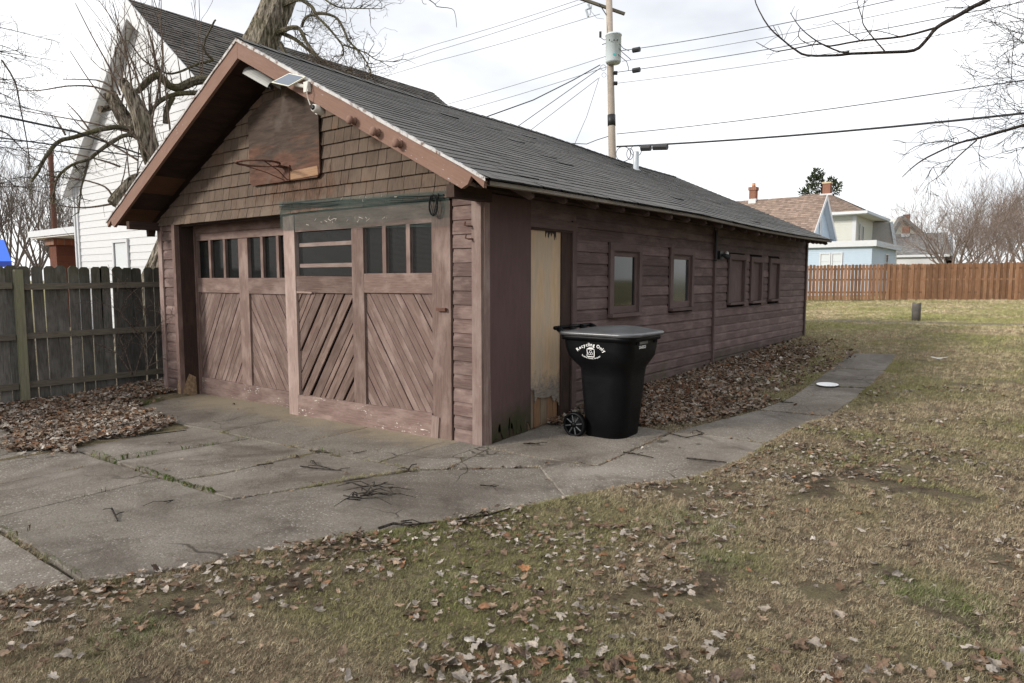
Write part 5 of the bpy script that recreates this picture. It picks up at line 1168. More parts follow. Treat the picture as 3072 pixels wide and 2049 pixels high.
for a, b in (((1842, 155), (3100, 38)), ((1850, 212), (3100, 66))):
    pass
ext = lambda P, Q, k: P + (Q - P) * k
def span(uv0, uv1, r, label, left=None, sag=.1, k=1.6):
    label = label
    A = at(*uv0, 25); B = yp(*uv1); B2 = ext(A, B, k); line('power_line', [A, B, B2], r, label, sag=sag)
LBL = 'thin power line running right from the utility pole past the branches'
span((1858, 153), (2680, 0), .012, 'power line running right from the clamp beside the transformer top'); span((1866, 184), (2850, 0), .008, 'thin power line running right from beside the transformer base'); span((1850, 217), (3072, 5), .012, 'power line with clamp running right from just under the transformer'); span((1850, 250), (3072, 60), .008, 'thin power line running right from the lower black insulator')
span((1850, 402), (3072, 240), .014, 'upper communication cable running right from low on the pole', k=1.6); 
cc_ = span((1850, 440), (3072, 340), .032, 'thick black communication cable running right from low on the pole', k=1.6)
LB2 = 'thin power line running left from the utility pole towards the white house'
for (a, b, lb) in (((1800, -22), (1300, 135), 'topmost thin line running left from the pole crossarm'), ((1762, 4), (1300, 155), 'second thin line running left from the crossarm end'), ((1800, 42), (1300, 185), 'third thin line running left from just under the crossarm'), ((1820, 168), (1340, 313), 'thin line running left from behind the transformer'), ((1822, 200), (1340, 345), 'thin line running left from the transformer base')):
    A = at(*a, 25); B = yp(*b); line('power_line', [A, B, ext(A, B, 2.4)], .009, lb, sag=.05)
line('service_drop', [(1800, 195, 25), (1720, 240, 24), (1600, 300, 22.8), (1447, 355, 21), (1000, 470, 18), (700, 500, 16), (456, 474, 14.8), (230, 396, 12.5), (0, 347, 10.8), (-250, 300, 9.5)], .019, 'thick twisted black service cable sagging from pole towards the left', None)
line('service_drop', [(1800, 205, 25), (1545, 385, 22.5), (1100, 520, 18), (460, 476, 14.6), (230, 443, 12.5), (0, 413, 10.8), (-250, 370, 9.5)], .013, 'second black service cable passing the tree limbs on the left', None)
line('service_drop', [(1795, 235, 25), (1590, 392, 24), (1500, 460, 23)], .010, 'thin drop wire slanting from pole down behind the garage roof', None)
line('service_drop', [(1798, 232, 25), (1760, 350, 24.6), (1725, 430, 24.4), (1700, 480, 24.2)], .009, 'steep drop wire hanging from pole to behind the roof', None)
line('service_drop', [(1825, 409, 25), (1790, 420, 24.8), (1760, 432, 24.5), (1715, 430, 24.2), (1650, 425, 24)], .014, 'short slack cable looping left from low on the pole', None)
csp = empty('cable_splice', tuple(at(1930, 470, 25.3)), 'black cable splice cases and slack coils hung beside the pole', 'cable splice')
for (u0, u1, v) in ((1924, 1952, 445), (1960, 2002, 442)): m = MB(); m.tube([yp(u0, v), yp(u1, v - 1)], .10, 8); m.build('splice_case', MAT['black'], csp)
for (u, v, r, ax) in ((1870, 462, .27, e_), (1890, 462, .20, e_ * .6), (1908, 452, .20, e_)): m = MB(); ring(m, at(u, v, 25.3), r, .013, ax, (0, 0, 1), 22, 4); m.build('cable_coil', MAT['black'], csp)
for (u, v) in ((1909, 149), (1909, 210)):
    m = MB(); q = yp(u, v); m.tube([q - Vector((.13, 0, 0)), q + Vector((.13, 0, -.01))], .09, 8); tag(m.build('line_clamp', MAT['black']), 'small black clamp on a power line by the transformer', 'clamp', 'clamps on the power lines')
# distant brown pole on the left
m = MB(); A = at(163, 720, 30); m.tube([Vector((A.x, A.y, -.3)), at(157, 560, 30), at(151, 455, 30)], .105, 10)
tag(m.build('brown_pole', plain('creosoted pole', (.12, .06, .045), .9, .1, .25)), 'plain dark brown wooden pole among the bare trees', 'pole')

# ---- unseen house added to shade the side wall and fill its window reflections
nh = empty('added_shade_house', (17, 3, .2), 'plain grey house added out of view to shade the side wall', 'house'); GRS = plain('grey siding', (.20, .205, .21), .7, .2, .05, 4)
nx0, nx1, ny0, ny1, nzt = 12.0, 21.0, -2.0, 13.0, 5.6
box('wall', nx0 + .03, nx1, ny0, ny1, -.2, nzt, GRS, nh)
z = .4
while z < nzt:
    box('siding_board', nx0 - .01, nx0 + .028, ny0, ny1, z, min(z + .195, nzt), GRS, nh); z += .2
for ya_ in (.5, 4.5, 8.5):
    for z_ in (1.1, 3.7): box('window', nx0 - .03, nx0 - .012, ya_, ya_ + 1.1, z_, z_ + 1.4, MAT['glass_w'], nh); box('window_trim', nx0 - .04, nx0 - .011, ya_ - .1, ya_ - .004, z_ - .1, z_ + 1.5, MAT['whitetrim'], nh); box('window_trim', nx0 - .04, nx0 - .011, ya_ + 1.104, ya_ + 1.2, z_ - .1, z_ + 1.5, MAT['whitetrim'], nh)
xm = (nx0 + nx1) / 2
for s in (-1, 1):
    o = prism('roof_slab', [(xm, ny0 - .4, nzt + 3.2), (xm + s * 5.0, ny0 - .4, nzt - .25), (xm + s * 5.0, ny0 - .4, nzt - .45), (xm, ny0 - .4, nzt + 3.0)], (0, ny1 - ny0 + .8, 0), MAT['asphalt_b'], nh); setcol(o, [(1, 1, 1)] * len(o.data.vertices))
for yy in (ny0 + .05, ny1 - .05): prism('gable_wall', [(nx0 + .1, yy, nzt), (nx1, yy, nzt), (xm, yy, nzt + 3.0)], (0, .04, 0), GRS, nh)

for i, (yy, rr) in enumerate(((3.0, .9), (5.2, 1.1), (7.6, .8))):  # unseen shrubs, put in for the side windows to reflect
    sh = empty('added_evergreen_shrub', (10.8, yy, H(10.8, yy)), ['low', 'broad', 'small'][i] + ' dark evergreen shrub added out of view for the side windows to reflect', 'shrub'); n = 2600
    dv_ = RNG.normal(0, 1, (n, 3)); dv_ /= np.linalg.norm(dv_, axis=1)[:, None]; pc = np.array([10.8, yy, H(10.8, yy) + rr * .75]) + dv_ * (rr * RNG.random((n, 1)) ** .35) * np.array([1, 1, .85]); a1_ = RNG.normal(0, .06, (n, 3)); a2_ = RNG.normal(0, .06, (n, 3))
    bigmesh('foliage', np.stack([pc, pc + a1_, pc + a2_], 1).reshape(-1, 3), np.arange(3 * n).reshape(-1, 3), np.repeat(np.array([[.05, .065, .03]]) * RNG.uniform(.5, 1.5, (n, 1)), 3, 0), MAT['grass'], sh)
    m = MB(); m.tube([(10.8, yy, H(10.8, yy) - .1), (10.8, yy, H(10.8, yy) + rr)], .05, 6); m.build('stem', MAT['branch'], sh)
# ================================================================== trees
def rv(s=1.0): return Vector((random.gauss(0, s), random.gauss(0, s), random.gauss(0, s)))
def grow(m, p, d, L, r, lev, crook=.25, up=.0, kids=(3, 5), ratio=.62, spread=.8, segs=5, minr=.003, sides=(7, 5, 4, 3, 3)):
    """one bough and, recursively, its side shoots"""
    p = Vector(p); d = Vector(d).normalized(); pts, rad = [p.copy()], [r]; n = segs
    for i in range(n):
        d = (d + rv(crook * .5) + Vector((0, 0, up * .25))).normalized(); p = p + d * (L / n); pts.append(p.copy()); rad.append(max(minr, r * (1 - .8 * (i + 1) / n)))
    m.tube(pts, rad, sides[min(lev, 4)] if lev >= 0 else 3, cap=False)
    if lev <= 0: return
    for _ in range(random.randint(*kids)):
        t = random.uniform(.25, 1.0); i = min(n - 1, int(t * n)); q = pts[i].lerp(pts[i + 1], t * n - i); dd = (pts[i + 1] - pts[i]).normalized()
        s = rv(1); s = (s - dd * s.dot(dd)).normalized()
        grow(m, q, dd + s * spread * random.uniform(.6, 1.2) + Vector((0, 0, up * .4)), L * ratio * random.uniform(.6, 1.1), max(minr, rad[i] * .6), lev - 1, crook, up, kids, ratio, spread, segs, minr, sides)
def poly(m, uvd, r0, r1, n=6, lump=.06, sub=3):
    """a traced bough: smooth curve through surveyed points"""
    P = [at(*q) for q in uvd]; Q = []
    for i in range(len(P) - 1):
        a, b, c, d = P[max(i - 1, 0)], P[i], P[i + 1], P[min(i + 2, len(P) - 1)]
        for k_ in range(sub):
            t = k_ / sub; Q.append(.5 * ((2 * b) + (c - a) * t + (2 * a - 5 * b + 4 * c - d) * t * t + (3 * b - a - 3 * c + d) * t ** 3))
    Q.append(P[-1]); N = len(Q); m.tube(Q, [r0 + (r1 - r0) * i / (N - 1) for i in range(N)], n, True, 0, lump); return Q
def shoots(m, Q, n, L, r, lev=1, up=.0, spread=1.0, crook=.4, kids=(1, 3), t0=.1, dirn=None, minr=.0025, ratio=.6):
    for _ in range(n):
        t = random.uniform(t0, 1) * (len(Q) - 1); i = min(int(t), len(Q) - 2); q = Q[i].lerp(Q[i + 1], t - i); dd = (Q[i + 1] - Q[i]).normalized(); s = rv(1); s = (s - dd * s.dot(dd)).normalized()
        d = (dirn + rv(.22)) if dirn is not None else dd * .6 + s * spread + Vector((0, 0, up))
        grow(m, q, d, L * random.uniform(.5, 1.2), r, lev, crook, up, kids, ratio, .8, 4, minr, (4, 4, 3, 3, 3))
# ---- the old leaning tree behind the garage
ot = empty('old_tree', tuple(at(375, 1095, 14.2)), 'old leaning tree with furrowed trunk, cut limbs and upright shoots behind the garage', 'tree')
m = MB()
def trunk_tube(uvd, rad, n=22, furrow=.10, sub=5):
    P = [at(*q) for q in uvd]; Q, Rr = [], []
    for i in range(len(P) - 1):
        for k_ in range(sub): t = k_ / sub; Q.append(P[i].lerp(P[i + 1], t)); Rr.append(rad[i] + (rad[i + 1] - rad[i]) * t)
    Q.append(P[-1]); Rr.append(rad[-1]); ph = [random.uniform(.55, 1) if j % 2 else random.uniform(-1, -.4) for j in range(n)]; k0 = len(m.v); prev = None
    for i, p in enumerate(Q):
        t = (Q[min(i + 1, len(Q) - 1)] - Q[max(i - 1, 0)]).normalized(); a = t.cross(Vector((0, 1, 0))).normalized(); b = t.cross(a)
        for j in range(n):
            an = 2 * math.pi * j / n; r = Rr[i] * (1 + furrow * ph[j] * .6 + random.uniform(-.02, .02) + .05 * math.sin(an * 2 + i * .5)); m.v.append(p + a * math.cos(an) * r + b * math.sin(an) * r)
    for i in range(len(Q) - 1):
        for j in range(n): m.f.append((k0 + i * n + j, k0 + i * n + (j + 1) % n, k0 + (i + 1) * n + (j + 1) % n, k0 + (i + 1) * n + j)); m.m.append(0)
    m.f.append(tuple(k0 + (len(Q) - 1) * n + j for j in range(n))); m.m.append(0)
    return Q
TQ = trunk_tube([(365, 1120, 14.2), (500, 800, 14.3), (640, 465, 14.4), (780, 130, 14.5), (830, 20, 14.6), (880, -110, 14.7)], [.46, .375, .355, .34, .32, .27])
LA = trunk_tube([(640, 480, 14.4), (560, 560, 14.2), (485, 540, 13.9), (452, 460, 13.7), (424, 352, 13.6), (392, 285, 13.5), (366, 243, 13.5)], [.20, .20, .19, .175, .165, .125, .10], 14, .1, 3)
LB_ = trunk_tube([(560, 560, 14.2), (470, 530, 13.9), (405, 545, 13.7), (360, 585, 13.6), (338, 612, 13.5)], [.19, .17, .15, .12, .11], 12, .12, 3)
LG = trunk_tube([(424, 400, 13.7), (375, 360, 13.7), (345, 310, 13.6), (330, 282, 13.6)], [.15, .15, .13, .12], 12, .2, 3)
poly(m, [(345, 320, 13.6), (318, 325, 13.5), (298, 328, 13.4)], .05, .075, 8, .15)
m.build('trunk', MAT['bark'], ot)
m = MB()
LC = poly(m, [(720, 250, 14.4), (606, 239, 14.2), (540, 262, 14.1), (505, 255, 14), (478, 226, 13.9), (453, 236, 13.9), (411, 276, 13.8)], .10, .055, 8, .12)
LD = poly(m, [(690, 300, 14.4), (606, 280, 14.2), (523, 284, 14), (478, 306, 13.9), (453, 335, 13.8), (440, 360, 13.7)], .06, .03, 7, .12)
LE = poly(m, [(440, 400, 13.7), (367, 382, 13.5), (303, 389, 13.3), (223, 411, 13.1), (178, 424, 13), (150, 453, 12.9), (127, 488, 12.9), (116, 513, 12.9), (94, 545, 12.9)], .055, .022, 7, .15)
LF = poly(m, [(440, 420, 13.7), (382, 405, 13.5), (335, 427, 13.3), (287, 462, 13.2), (265, 478, 13.1), (215, 495, 13), (175, 530, 13), (163, 570, 13), (160, 610, 13)], .045, .015, 7, .15)
LH = poly(m, [(265, 478, 13.1), (255, 520, 13.1), (243, 570, 13.1), (236, 640, 13.1)], .03, .010, 6, .15)
LI = poly(m, [(520, 290, 14), (500, 330, 14), (498, 370, 14)], .05, .06, 7, .1)
LJ = poly(m, [(640, 180, 14.4), (610, 140, 14.2), (640, 70, 14.1), (648, 60, 14.1)], .03, .015, 5)
LK = poly(m, [(640, 180, 14.4), (585, 195, 14.2), (540, 215, 14.1), (500, 220, 14.1), (450, 195, 14), (420, 170, 14), (385, 122, 13.9), (360, 130, 13.9), (350, 95, 13.9)], .028, .008, 5)
for Q, n in ((LE, 26), (LF, 24), (LH, 12), (LC, 10), (LD, 8)): shoots(m, Q, n, .55, .011, 2, 0, 1.0, .75, (1, 3))
# right-hand crown, gnarled and twiggy
RA_ = poly(m, [(820, 30, 14.5), (884, 0, 14.3), (910, 3, 14.2), (938, 23, 14.1), (948, 46, 14), (979, 77, 13.9), (1025, 133, 13.8), (1030, 165, 13.8)], .05, .015, 6, .12)
RB_ = poly(m, [(948, 41, 14), (979, 42, 13.9), (1012, 56, 13.9), (1035, 97, 13.8), (1045, 122, 13.8), (1076, 153, 13.7), (1101, 189, 13.7), (1114, 225, 13.6)], .035, .012, 6, .12)
RC_ = poly(m, [(800, 110, 14.5), (854, 89, 14.3), (884, 82, 14.2), (902, 92, 14.2), (920, 128, 14.1), (943, 158, 14), (963, 184, 14)], .055, .03, 6, .12)
RD_ = poly(m, [(820, 90, 14.5), (870, 110, 14.4), (895, 125, 14.3), (925, 150, 14.2), (960, 175, 14.1), (1010, 210, 14), (1060, 225, 14)], .05, .02, 6, .12)
RE_ = poly(m, [(1030, 135, 13.8), (1060, 145, 13.8), (1100, 160, 13.7), (1130, 180, 13.7), (1180, 185, 13.6)], .02, .006, 5)
RF_ = poly(m, [(905, 80, 14.2), (915, 55, 14.1), (935, 45, 14.1), (950, 45, 14)], .035, .025, 6)
RG_ = poly(m, [(870, 5, 14.4), (900, -30, 14.2), (960, -10, 14), (1010, 20, 13.9), (1060, 25, 13.8), (1130, 26, 13.7)], .03, .008, 5)
RH_ = poly(m, [(840, 130, 14.4), (860, 170, 14.2), (880, 210, 14.1)], .06, .03, 6, .12)
for Q, n in ((RA_, 20), (RB_, 24), (RC_, 18), (RD_, 26), (RE_, 14), (RG_, 22), (RF_, 6)): shoots(m, Q, n, .55, .010, 2, 0, 1.0, .85, (1, 3))
m.build('boughs', MAT['mossbranch'], ot)
m = MB()
for uvs in ([(360, 285), (330, 200), (280, 110), (227, 10)], [(410, 400), (330, 310), (270, 250), (213, 152)], [(350, 285), (280, 260), (200, 258), (110, 272), (20, 268)], [(400, 400), (300, 375), (220, 358), (30, 325)], [(360, 500), (300, 480), (180, 455), (45, 442)], [(450, 472), (400, 400), (330, 300)], [(335, 260), (290, 240), (187, 238)], [(335, 612), (270, 622), (200, 620), (150, 606)], [(340, 588), (310, 560), (255, 540), (190, 532), (130, 525)], [(440, 330), (400, 200), (350, 80), (295, 0)], [(455, 470), (458, 380), (470, 300), (487, 180), (475, 60), (462, 0)], [(275, 400), (240, 350), (205, 310)], [(370, 240), (350, 215), (342, 170)], [(515, 440), (500, 300), (490, 150), (484, 0)], [(470, 210), (450, 120), (430, 40)], [(348, 170), (345, 140)], [(196, 405), (180, 375), (167, 350)], [(395, 270), (385, 190), (360, 100), (335, 5)], [(410, 480), (330, 430), (250, 385), (205, 335)]):
    D0 = 13.4 + random.uniform(-.3, .3); Q = poly(m, [(u + random.uniform(-4, 4), v, D0) for u, v in uvs], .022, .007, 5, .05); shoots(m, Q, 3, .35, .005, 0)
for Q, n in ((LA, 15), (LC, 12), (LD, 7), (LB_, 5), (LG, 5)):
    shoots(m, Q, n, 2.2, .014, 1, .25, 1, .2, (1, 3), .15, Vector((random.uniform(-.5, .35), random.uniform(-.2, .2), 1)), .0045, .4)
m.build('shoots', MAT['shoot'], ot)
# twiggy pile caught on the roof behind the ridge
m = MB()
for i in range(150):
    u = random.uniform(925, 1110); v = 168 + (u - 925) * .29 + random.uniform(-4, 34); p = at(u, v, 13.6 + random.uniform(-.3, .3)); grow(m, p, rv(1), random.uniform(.2, .6), .006, 1, .6, 0, (0, 2), .6, .8, 4, .0025, (4, 3, 3, 3, 3))
m.build('dead_twigs', MAT['shoot'], ot)
# ---- overhanging branches of a tree to the right
rt_ = empty('overhanging_tree', tuple(at(3560, 1500, 9.0)), 'bare tree off to the right whose branches hang over the yard', 'tree')
m = MB(); tb = at(3560, 1240, 9.3); m.tube([Vector((tb.x, tb.y, H(tb.x, tb.y) - .2)), Vector((tb.x, tb.y, 2)), at(3540, 300, 9.3), at(3500, -300, 9.3)], [.3, .24, .2, .15], 14, lump=.05); m.build('trunk', MAT['bark'], rt_)
m = MB()
B1 = poly(m, [(3520, -250, 9.3), (3150, -110, 9.3), (2961, 0, 9.2), (2922, 19, 9.2), (2861, 54, 9.1), (2811, 82, 9), (2777, 122, 9), (2742, 151, 9), (2658, 157, 8.9), (2555, 161, 8.9), (2509, 166, 8.8), (2421, 166, 8.8), (2386, 149, 8.8), (2356, 126, 8.8), (2306, 80, 8.7), (2268, 11, 8.7), (2262, -30, 8.7)],       .034, .005, 8, .05)
for uvs, r in (([(2811, 82), (2708, 109), (2582, 122), (2490, 138), (2455, 132), (2352, 151), (2317, 151), (2268, 126)], .016), ([(2547, 155), (2520, 155), (2455, 126), (2402, 84), (2371, 38)], .014), ([(2654, 153), (2601, 90), (2587, 57), (2595, -5)], .010), ([(2582, 122), (2539, 92), (2497, 61)], .007), ([(2696, 109), (2643, 94), (2608, 92)], .006), ([(2380, 148), (2340, 110), (2320, 78)], .006), ([(2922, 19), (2880, 22), (2835, 22)], .007), ([(2587, 57), (2575, 20), (2570, -5)], .006), ([(2400, 84), (2396, 110), (2420, 130), (2455, 135)], .006)):
    Q = poly(m, [(u, v, 8.9) for u, v in uvs], r, .004, 5); shoots(m, Q, 4, .22, .004, 0)
B2 = poly(m, [(3500, 300, 9.4), (3200, 335, 9.5), (3072, 375, 9.5), (2941, 413, 9.4), (2876, 429, 9.4), (2784, 471, 9.3), (2740, 500, 9.3), (2706, 532, 9.3)], .030, .004, 6, .08)
for uvs, r in (([(2930, 421), (2869, 475), (2823, 524), (2785, 550)], .011), ([(2938, 413), (2899, 387), (2860, 380), (2790, 374)], .007), ([(2876, 429), (2823, 423), (2746, 440), (2705, 473)], .008), ([(2876, 429), (2868, 412), (2830, 430)], .004), ([(2945, 415), (2936, 460), (2952, 474)], .005), ([(2870, 475), (2800, 500), (2780, 540)], .005)):
    Q = poly(m, [(u, v, 9.4) for u, v in uvs], r, .003, 5); shoots(m, Q, 5, .35, .004, 1, 0, .9, .3)
for i in range(30):
    v0 = random.uniform(-20, 480); Q = poly(m, [(3300, v0 - 40, 10.2), (3120, v0 + random.uniform(-15, 15), 10.2), (3050, v0 + random.uniform(-30, 30), 10.2), (random.uniform(2880, 3000), v0 + random.uniform(-60, 80), 10.3)], .007, .0025, 4); shoots(m, Q, 7, .45, .0035, 1, 0, .9, .4)
m.build('branches', MAT['branch'], rt_)
# twig hanging in the sky at the top
m = MB(); poly(m, [(1230, -40, 9), (1300, 8, 9), (1312, 20, 9), (1355, 26, 9), (1366, 45, 9), (1370, 82, 9)], .007, .003, 5); poly(m, [(1306, 12, 9), (1325, -5, 9)], .003, .002, 4); m.build('hanging_twig', MAT['branch'], ot)
for uvs in ([(1262, -30), (1268, 8), (1280, 12)], [(1110, 36), (1112, 75), (1118, 85), (1130, 102)], [(1050, 52), (1060, 95), (1078, 104)], [(1132, -5), (1145, 12), (1143, 30)]): m = MB(); poly(m, [(u, v, 10) for u, v in uvs], .0055, .003, 4); m.build('hanging_twig', MAT['branch'], ot)
# ---- bare trees: generator
def bare_tree(name, base, h, r, label, grp, mat, lev=5, up=.15, spread=.75, crook=.22, kids=(3, 4), ratio=.64, fork=5, minr=.008, first=.35):
    t = empty(name, base, label, 'tree', grp); m = MB(); b = Vector(base); top = b + Vector((random.uniform(-.3, .3), random.uniform(-.3, .3), h * first))
    m.tube([b - Vector((0, 0, .3)), b.lerp(top, .5) + rv(.05), top], [r * 1.2, r, r * .8], 9, lump=.05); m.build('trunk', mat, t)
    m = MB()
    for i in range(fork):
        a = 2 * math.pi * i / fork + random.uniform(-.4, .4); d = Vector((math.cos(a) * spread, math.sin(a) * spread, 1.0)); grow(m, b.lerp(top, random.uniform(.75, 1)), d, h * .42, r * .55, lev - 2, crook, up, kids, ratio, spread, 5, minr, (3, 3, 4, 5, 6))
    m.build('crown', mat, t); return t
def gb_(u, D): q = at(u, 860, D); return (q.x, q.y, H(q.x, q.y))
RT_G = 'bare trees beyond the back fence'
random.seed(21)
bare_tree('bare_tree', gb_(2862, 41), 8.8, .13, 'spreading bare tree rising just behind the reddish back fence', RT_G, MAT['twig2'], 5, .24, .8, .2, (4, 6), .66, 9, .006, .14)
for u, D, h in ((3010, 52, 10.2), (2930, 60, 11.0), (3080, 47, 9), (3130, 58, 11.5), (2890, 66, 9), (2980, 72, 10), (3060, 66, 11)):
    bare_tree('bare_tree', gb_(u, D), h, .13, 'dense twiggy bare tree at the right end behind the back fence', RT_G, MAT['twig2'], 5, .2, .6, .22, (4, 6), .66, 8, .007, .12)
for u, D, h in ((30, 40, 11), (110, 46, 12), (190, 50, 12), (-60, 38, 12), (235, 55, 11)):
    bare_tree('bare_tree', gb_(u, D), h, .16, 'bare grey-brown tree behind the play tower and white house', 'bare trees beyond the left fence', MAT['twig'], 5, .25, .5, .18, (4, 5), .64, 7, .008, .18)
for u, D, h in ((75, 62, 10), (290, 70, 9)):
    bare_tree('bare_tree', gb_(2325 if u == 290 else u, 85 if u == 290 else D), h, .14, 'far thin bare tree top showing above the roofs' if u == 290 else 'far bare tree at the left edge behind nearer trees', None, MAT['twig'], 5, .25, .5, .18, (3, 4), .62, 6, .016, .2)
# near-left tree reaching into the sky
lt = empty('leafless_tree', gb_(-420, 15), 'leafless tree off to the left with fine twigs against the sky', 'tree'); m = MB(); b = Vector(gb_(-420, 15)); m.tube([b, b + Vector((0, 0, 5)), b + Vector((.3, .2, 9))], [.25, .2, .12], 10); m.build('trunk', MAT['bark'], lt)
m = MB()
for i in range(17):
    v0 = random.choice([20, 60, 110, 140, 190, 230, 260, 300, 330, 420, 470, 520, 560, 90]); Q = poly(m, [(-420, v0 + 150 if v0 < 350 else v0 - 60, 15), (-180, v0 + random.uniform(-20, 20), 14.8), (-20, v0 + random.uniform(-20, 20), 14.6), (random.uniform(60, 190), v0 + random.uniform(0, 70), 14.5)], .020, .004, 5); shoots(m, Q, 12, .75, .005, 1, 0, .9, .35, (1, 3), .4)
for uvs in ([(5, 180), (45, 245), (60, 320), (80, 420), (90, 500)], [(-40, 380), (20, 400), (60, 440), (110, 480)]): poly(m, [(u, v, 14) for u, v in uvs], .018, .008, 5)
m.build('branches', MAT['branch'], lt)
# evergreen behind the chimney
ev = empty('evergreen_tree', gb_(2465, 74), 'dark evergreen treetop rising behind the brick chimney', 'tree'); q = at(2465, 600, 74); m = MB(); m.tube([(q.x, q.y, .5), (q.x, q.y, at(2465, 530, 74).z)], [.25, .08], 8); m.build('trunk', MAT['branch'], ev)
cs = []; 
for (u, v, rr, n) in ((2445, 545, .85, 700), (2452, 522, .6, 380), (2430, 575, .8, 420), (2502, 565, .75, 500), (2496, 545, .45, 180), (2408, 578, .4, 120), (2470, 580, .9, 300), (2520, 553, .25, 60)):
    c = at(u, v, 74)
    for _ in range(int(n * .55)):
        d = Vector((random.gauss(0, 1), random.gauss(0, 1), random.gauss(0, 1))).normalized() * rr * random.random() ** .4; cs.append((c + d, d.normalized()))
V, T, Cc = [], [], []
for p, d in cs:
    a = (d + rv(.5) + Vector((0, 0, .3))).normalized(); s = a.cross(rv(1)).normalized() * .07; k0 = len(V); V += [p - s, p + s, p + a * random.uniform(.25, .5)]; T.append((k0, k0 + 1, k0 + 2)); g_ = random.uniform(.6, 1.4); Cc += [(.045 * g_, .058 * g_, .03 * g_)] * 3
bigmesh('crown', np.array([list(v) for v in V]), np.array(T), np.array(Cc), MAT['grass'], ev)
# saplings by the fence
shb = empty('leafless_shrub', (-6.5, -.25, -.1), 'thin leafless shrub of pale stems between the fence and garage', 'shrub'); m = MB()
for uvs in ([(400, 1130), (375, 1050), (355, 1000), (360, 940), (385, 890), (420, 860)], [(405, 1125), (430, 1030), (440, 960), (420, 900), (400, 870)], [(440, 1120), (435, 1060), (425, 1000), (400, 950)], [(395, 1125), (350, 1060), (290, 1030)], [(440, 1115), (470, 1040), (490, 990)], [(445, 1100), (480, 1080), (500, 1075)], [(430, 1040), (460, 1000), (490, 960)], [(415, 1000), (380, 960), (350, 920)]):
    Q = poly(m, [(u, v, 10.2 + random.uniform(-.15, .15)) for u, v in uvs], .009, .003, 5); shoots(m, Q, 5, .4, .0035, 1, .1, .9, .3)
m.build('stems', MAT['shoot'], shb)

# ================================================================== leaves, grass, moss
def inst(base_v, base_t, pos, yaw, tilt, tdir, scale, cols, cj=.15):
    """place copies of a small mesh; returns V,T,C"""
    n, kv = len(pos), len(base_v); cy, sy = np.cos(yaw), np.sin(yaw); v = base_v[None] * scale[:, None, None]
    x = v[..., 0] * cy[:, None] - v[..., 1] * sy[:, None]; y = v[..., 0] * sy[:, None] + v[..., 1] * cy[:, None]; z = v[..., 2]
    ct, st = np.cos(tilt)[:, None], np.sin(tilt)[:, None]; cd_, sd_ = np.cos(tdir)[:, None], np.sin(tdir)[:, None]
    a = x * cd_ + y * sd_; b = -x * sd_ + y * cd_; a2 = a * ct + z * st; z2 = -a * st + z * ct; x2 = a2 * cd_ - b * sd_; y2 = a2 * sd_ + b * cd_
    P = np.stack([x2, y2, z2], -1) + pos[:, None, :]
    C = np.repeat(cols[:, None, :], kv, 1) * (1 + RNG.uniform(-cj, cj, (n, kv, 1)))
    return P.reshape(-1, 3), (base_t[None] + (np.arange(n) * kv)[:, None, None]).reshape(-1, 3), C.reshape(-1, 3)
def leaf_shape(seed):
    r = np.random.default_rng(seed); lob = r.integers(2, 4); n = 16; a = np.linspace(-np.pi, np.pi, n, endpoint=False)
    rad = .36 + .30 * np.abs(np.cos(a * lob + r.uniform(0, 1))) + r.uniform(-.09, .09, n); x = rad * np.cos(a) * 1.3; y = rad * np.sin(a) * r.uniform(.65, 1.0)
    h = n // 2; X = np.concatenate([[0], (x * .5)[::2], x]); Y = np.concatenate([[0], (y * .5)[::2], y])
    ax = r.uniform(-.9, .9); t = X * np.cos(ax) + Y * np.sin(ax); s_ = -X * np.sin(ax) + Y * np.cos(ax); kc = r.uniform(.3, 2.0) * r.choice([1, 1, -1])
    s2 = np.sin(kc * s_) / kc; z = (1 - np.cos(kc * s_)) / kc + r.uniform(-.5, .8) * .45 * t ** 2 + r.uniform(-.09, .09, len(X)); X2 = t * np.cos(ax) - s2 * np.sin(ax); Y2 = t * np.sin(ax) + s2 * np.cos(ax)
    V = np.stack([X2, Y2, z - z.min() * .8], 1); T = []
    for i in range(h): T.append((0, 1 + i, 1 + (i + 1) % h))
    for i in range(n):
        o0, o1 = 1 + h + i, 1 + h + (i + 1) % n; ii = 1 + (i // 2); jj = 1 + ((i // 2) + 1) % h
        if i % 2 == 0: T.append((ii, o0, o1))
        else: T += [(ii, o0, o1), (ii, o1, jj)]
    return V, np.array(T)
LEAVES = [leaf_shape(s) for s in range(14)]
PAL = 1.18 * np.array([[.25, .215, .182], [.20, .168, .138], [.31, .272, .235], [.155, .105, .072], [.115, .074, .050], [.185, .10, .058], [.070, .050, .038], [.38, .34, .30], [.21, .15, .105]])
def leafcol(n, w): w = np.array(w, float); c = PAL[RNG.choice(len(PAL), n, p=w / w.sum())]; return c * RNG.uniform(.65, 1.2, (n, 1))
def scatter(name, pts, size, w, label, lift=.012, tilt=.5, parent=None):
    n = len(pts); Vs, Ts, Cs = [], [], []; k0 = 0; which = RNG.integers(0, len(LEAVES), n); sz = size[0] + (size[1] - size[0]) * RNG.random(n) ** 1.5
    for q in range(len(LEAVES)):
        I_ = np.where(which == q)[0]
        if not len(I_): continue
        m_ = len(I_); pos = pts[I_].copy(); pos[:, 2] += lift; v, t, c = inst(*LEAVES[q], pos, RNG.uniform(0, 6.28, m_), np.abs(RNG.normal(0, tilt, m_)), RNG.uniform(0, 6.28, m_), sz[I_], leafcol(m_, w), .3); Vs.append(v); Ts.append(t + k0); Cs.append(c); k0 += len(v)
    o = bigmesh(name, np.concatenate(Vs), np.concatenate(Ts), np.concatenate(Cs), MAT['leaf']); return tag(o, label, 'leaves', None, 'stuff')
def top_z(x, y): return np.where(paved(x, y), Hn(x, y) + .022, ground_z(x, y))
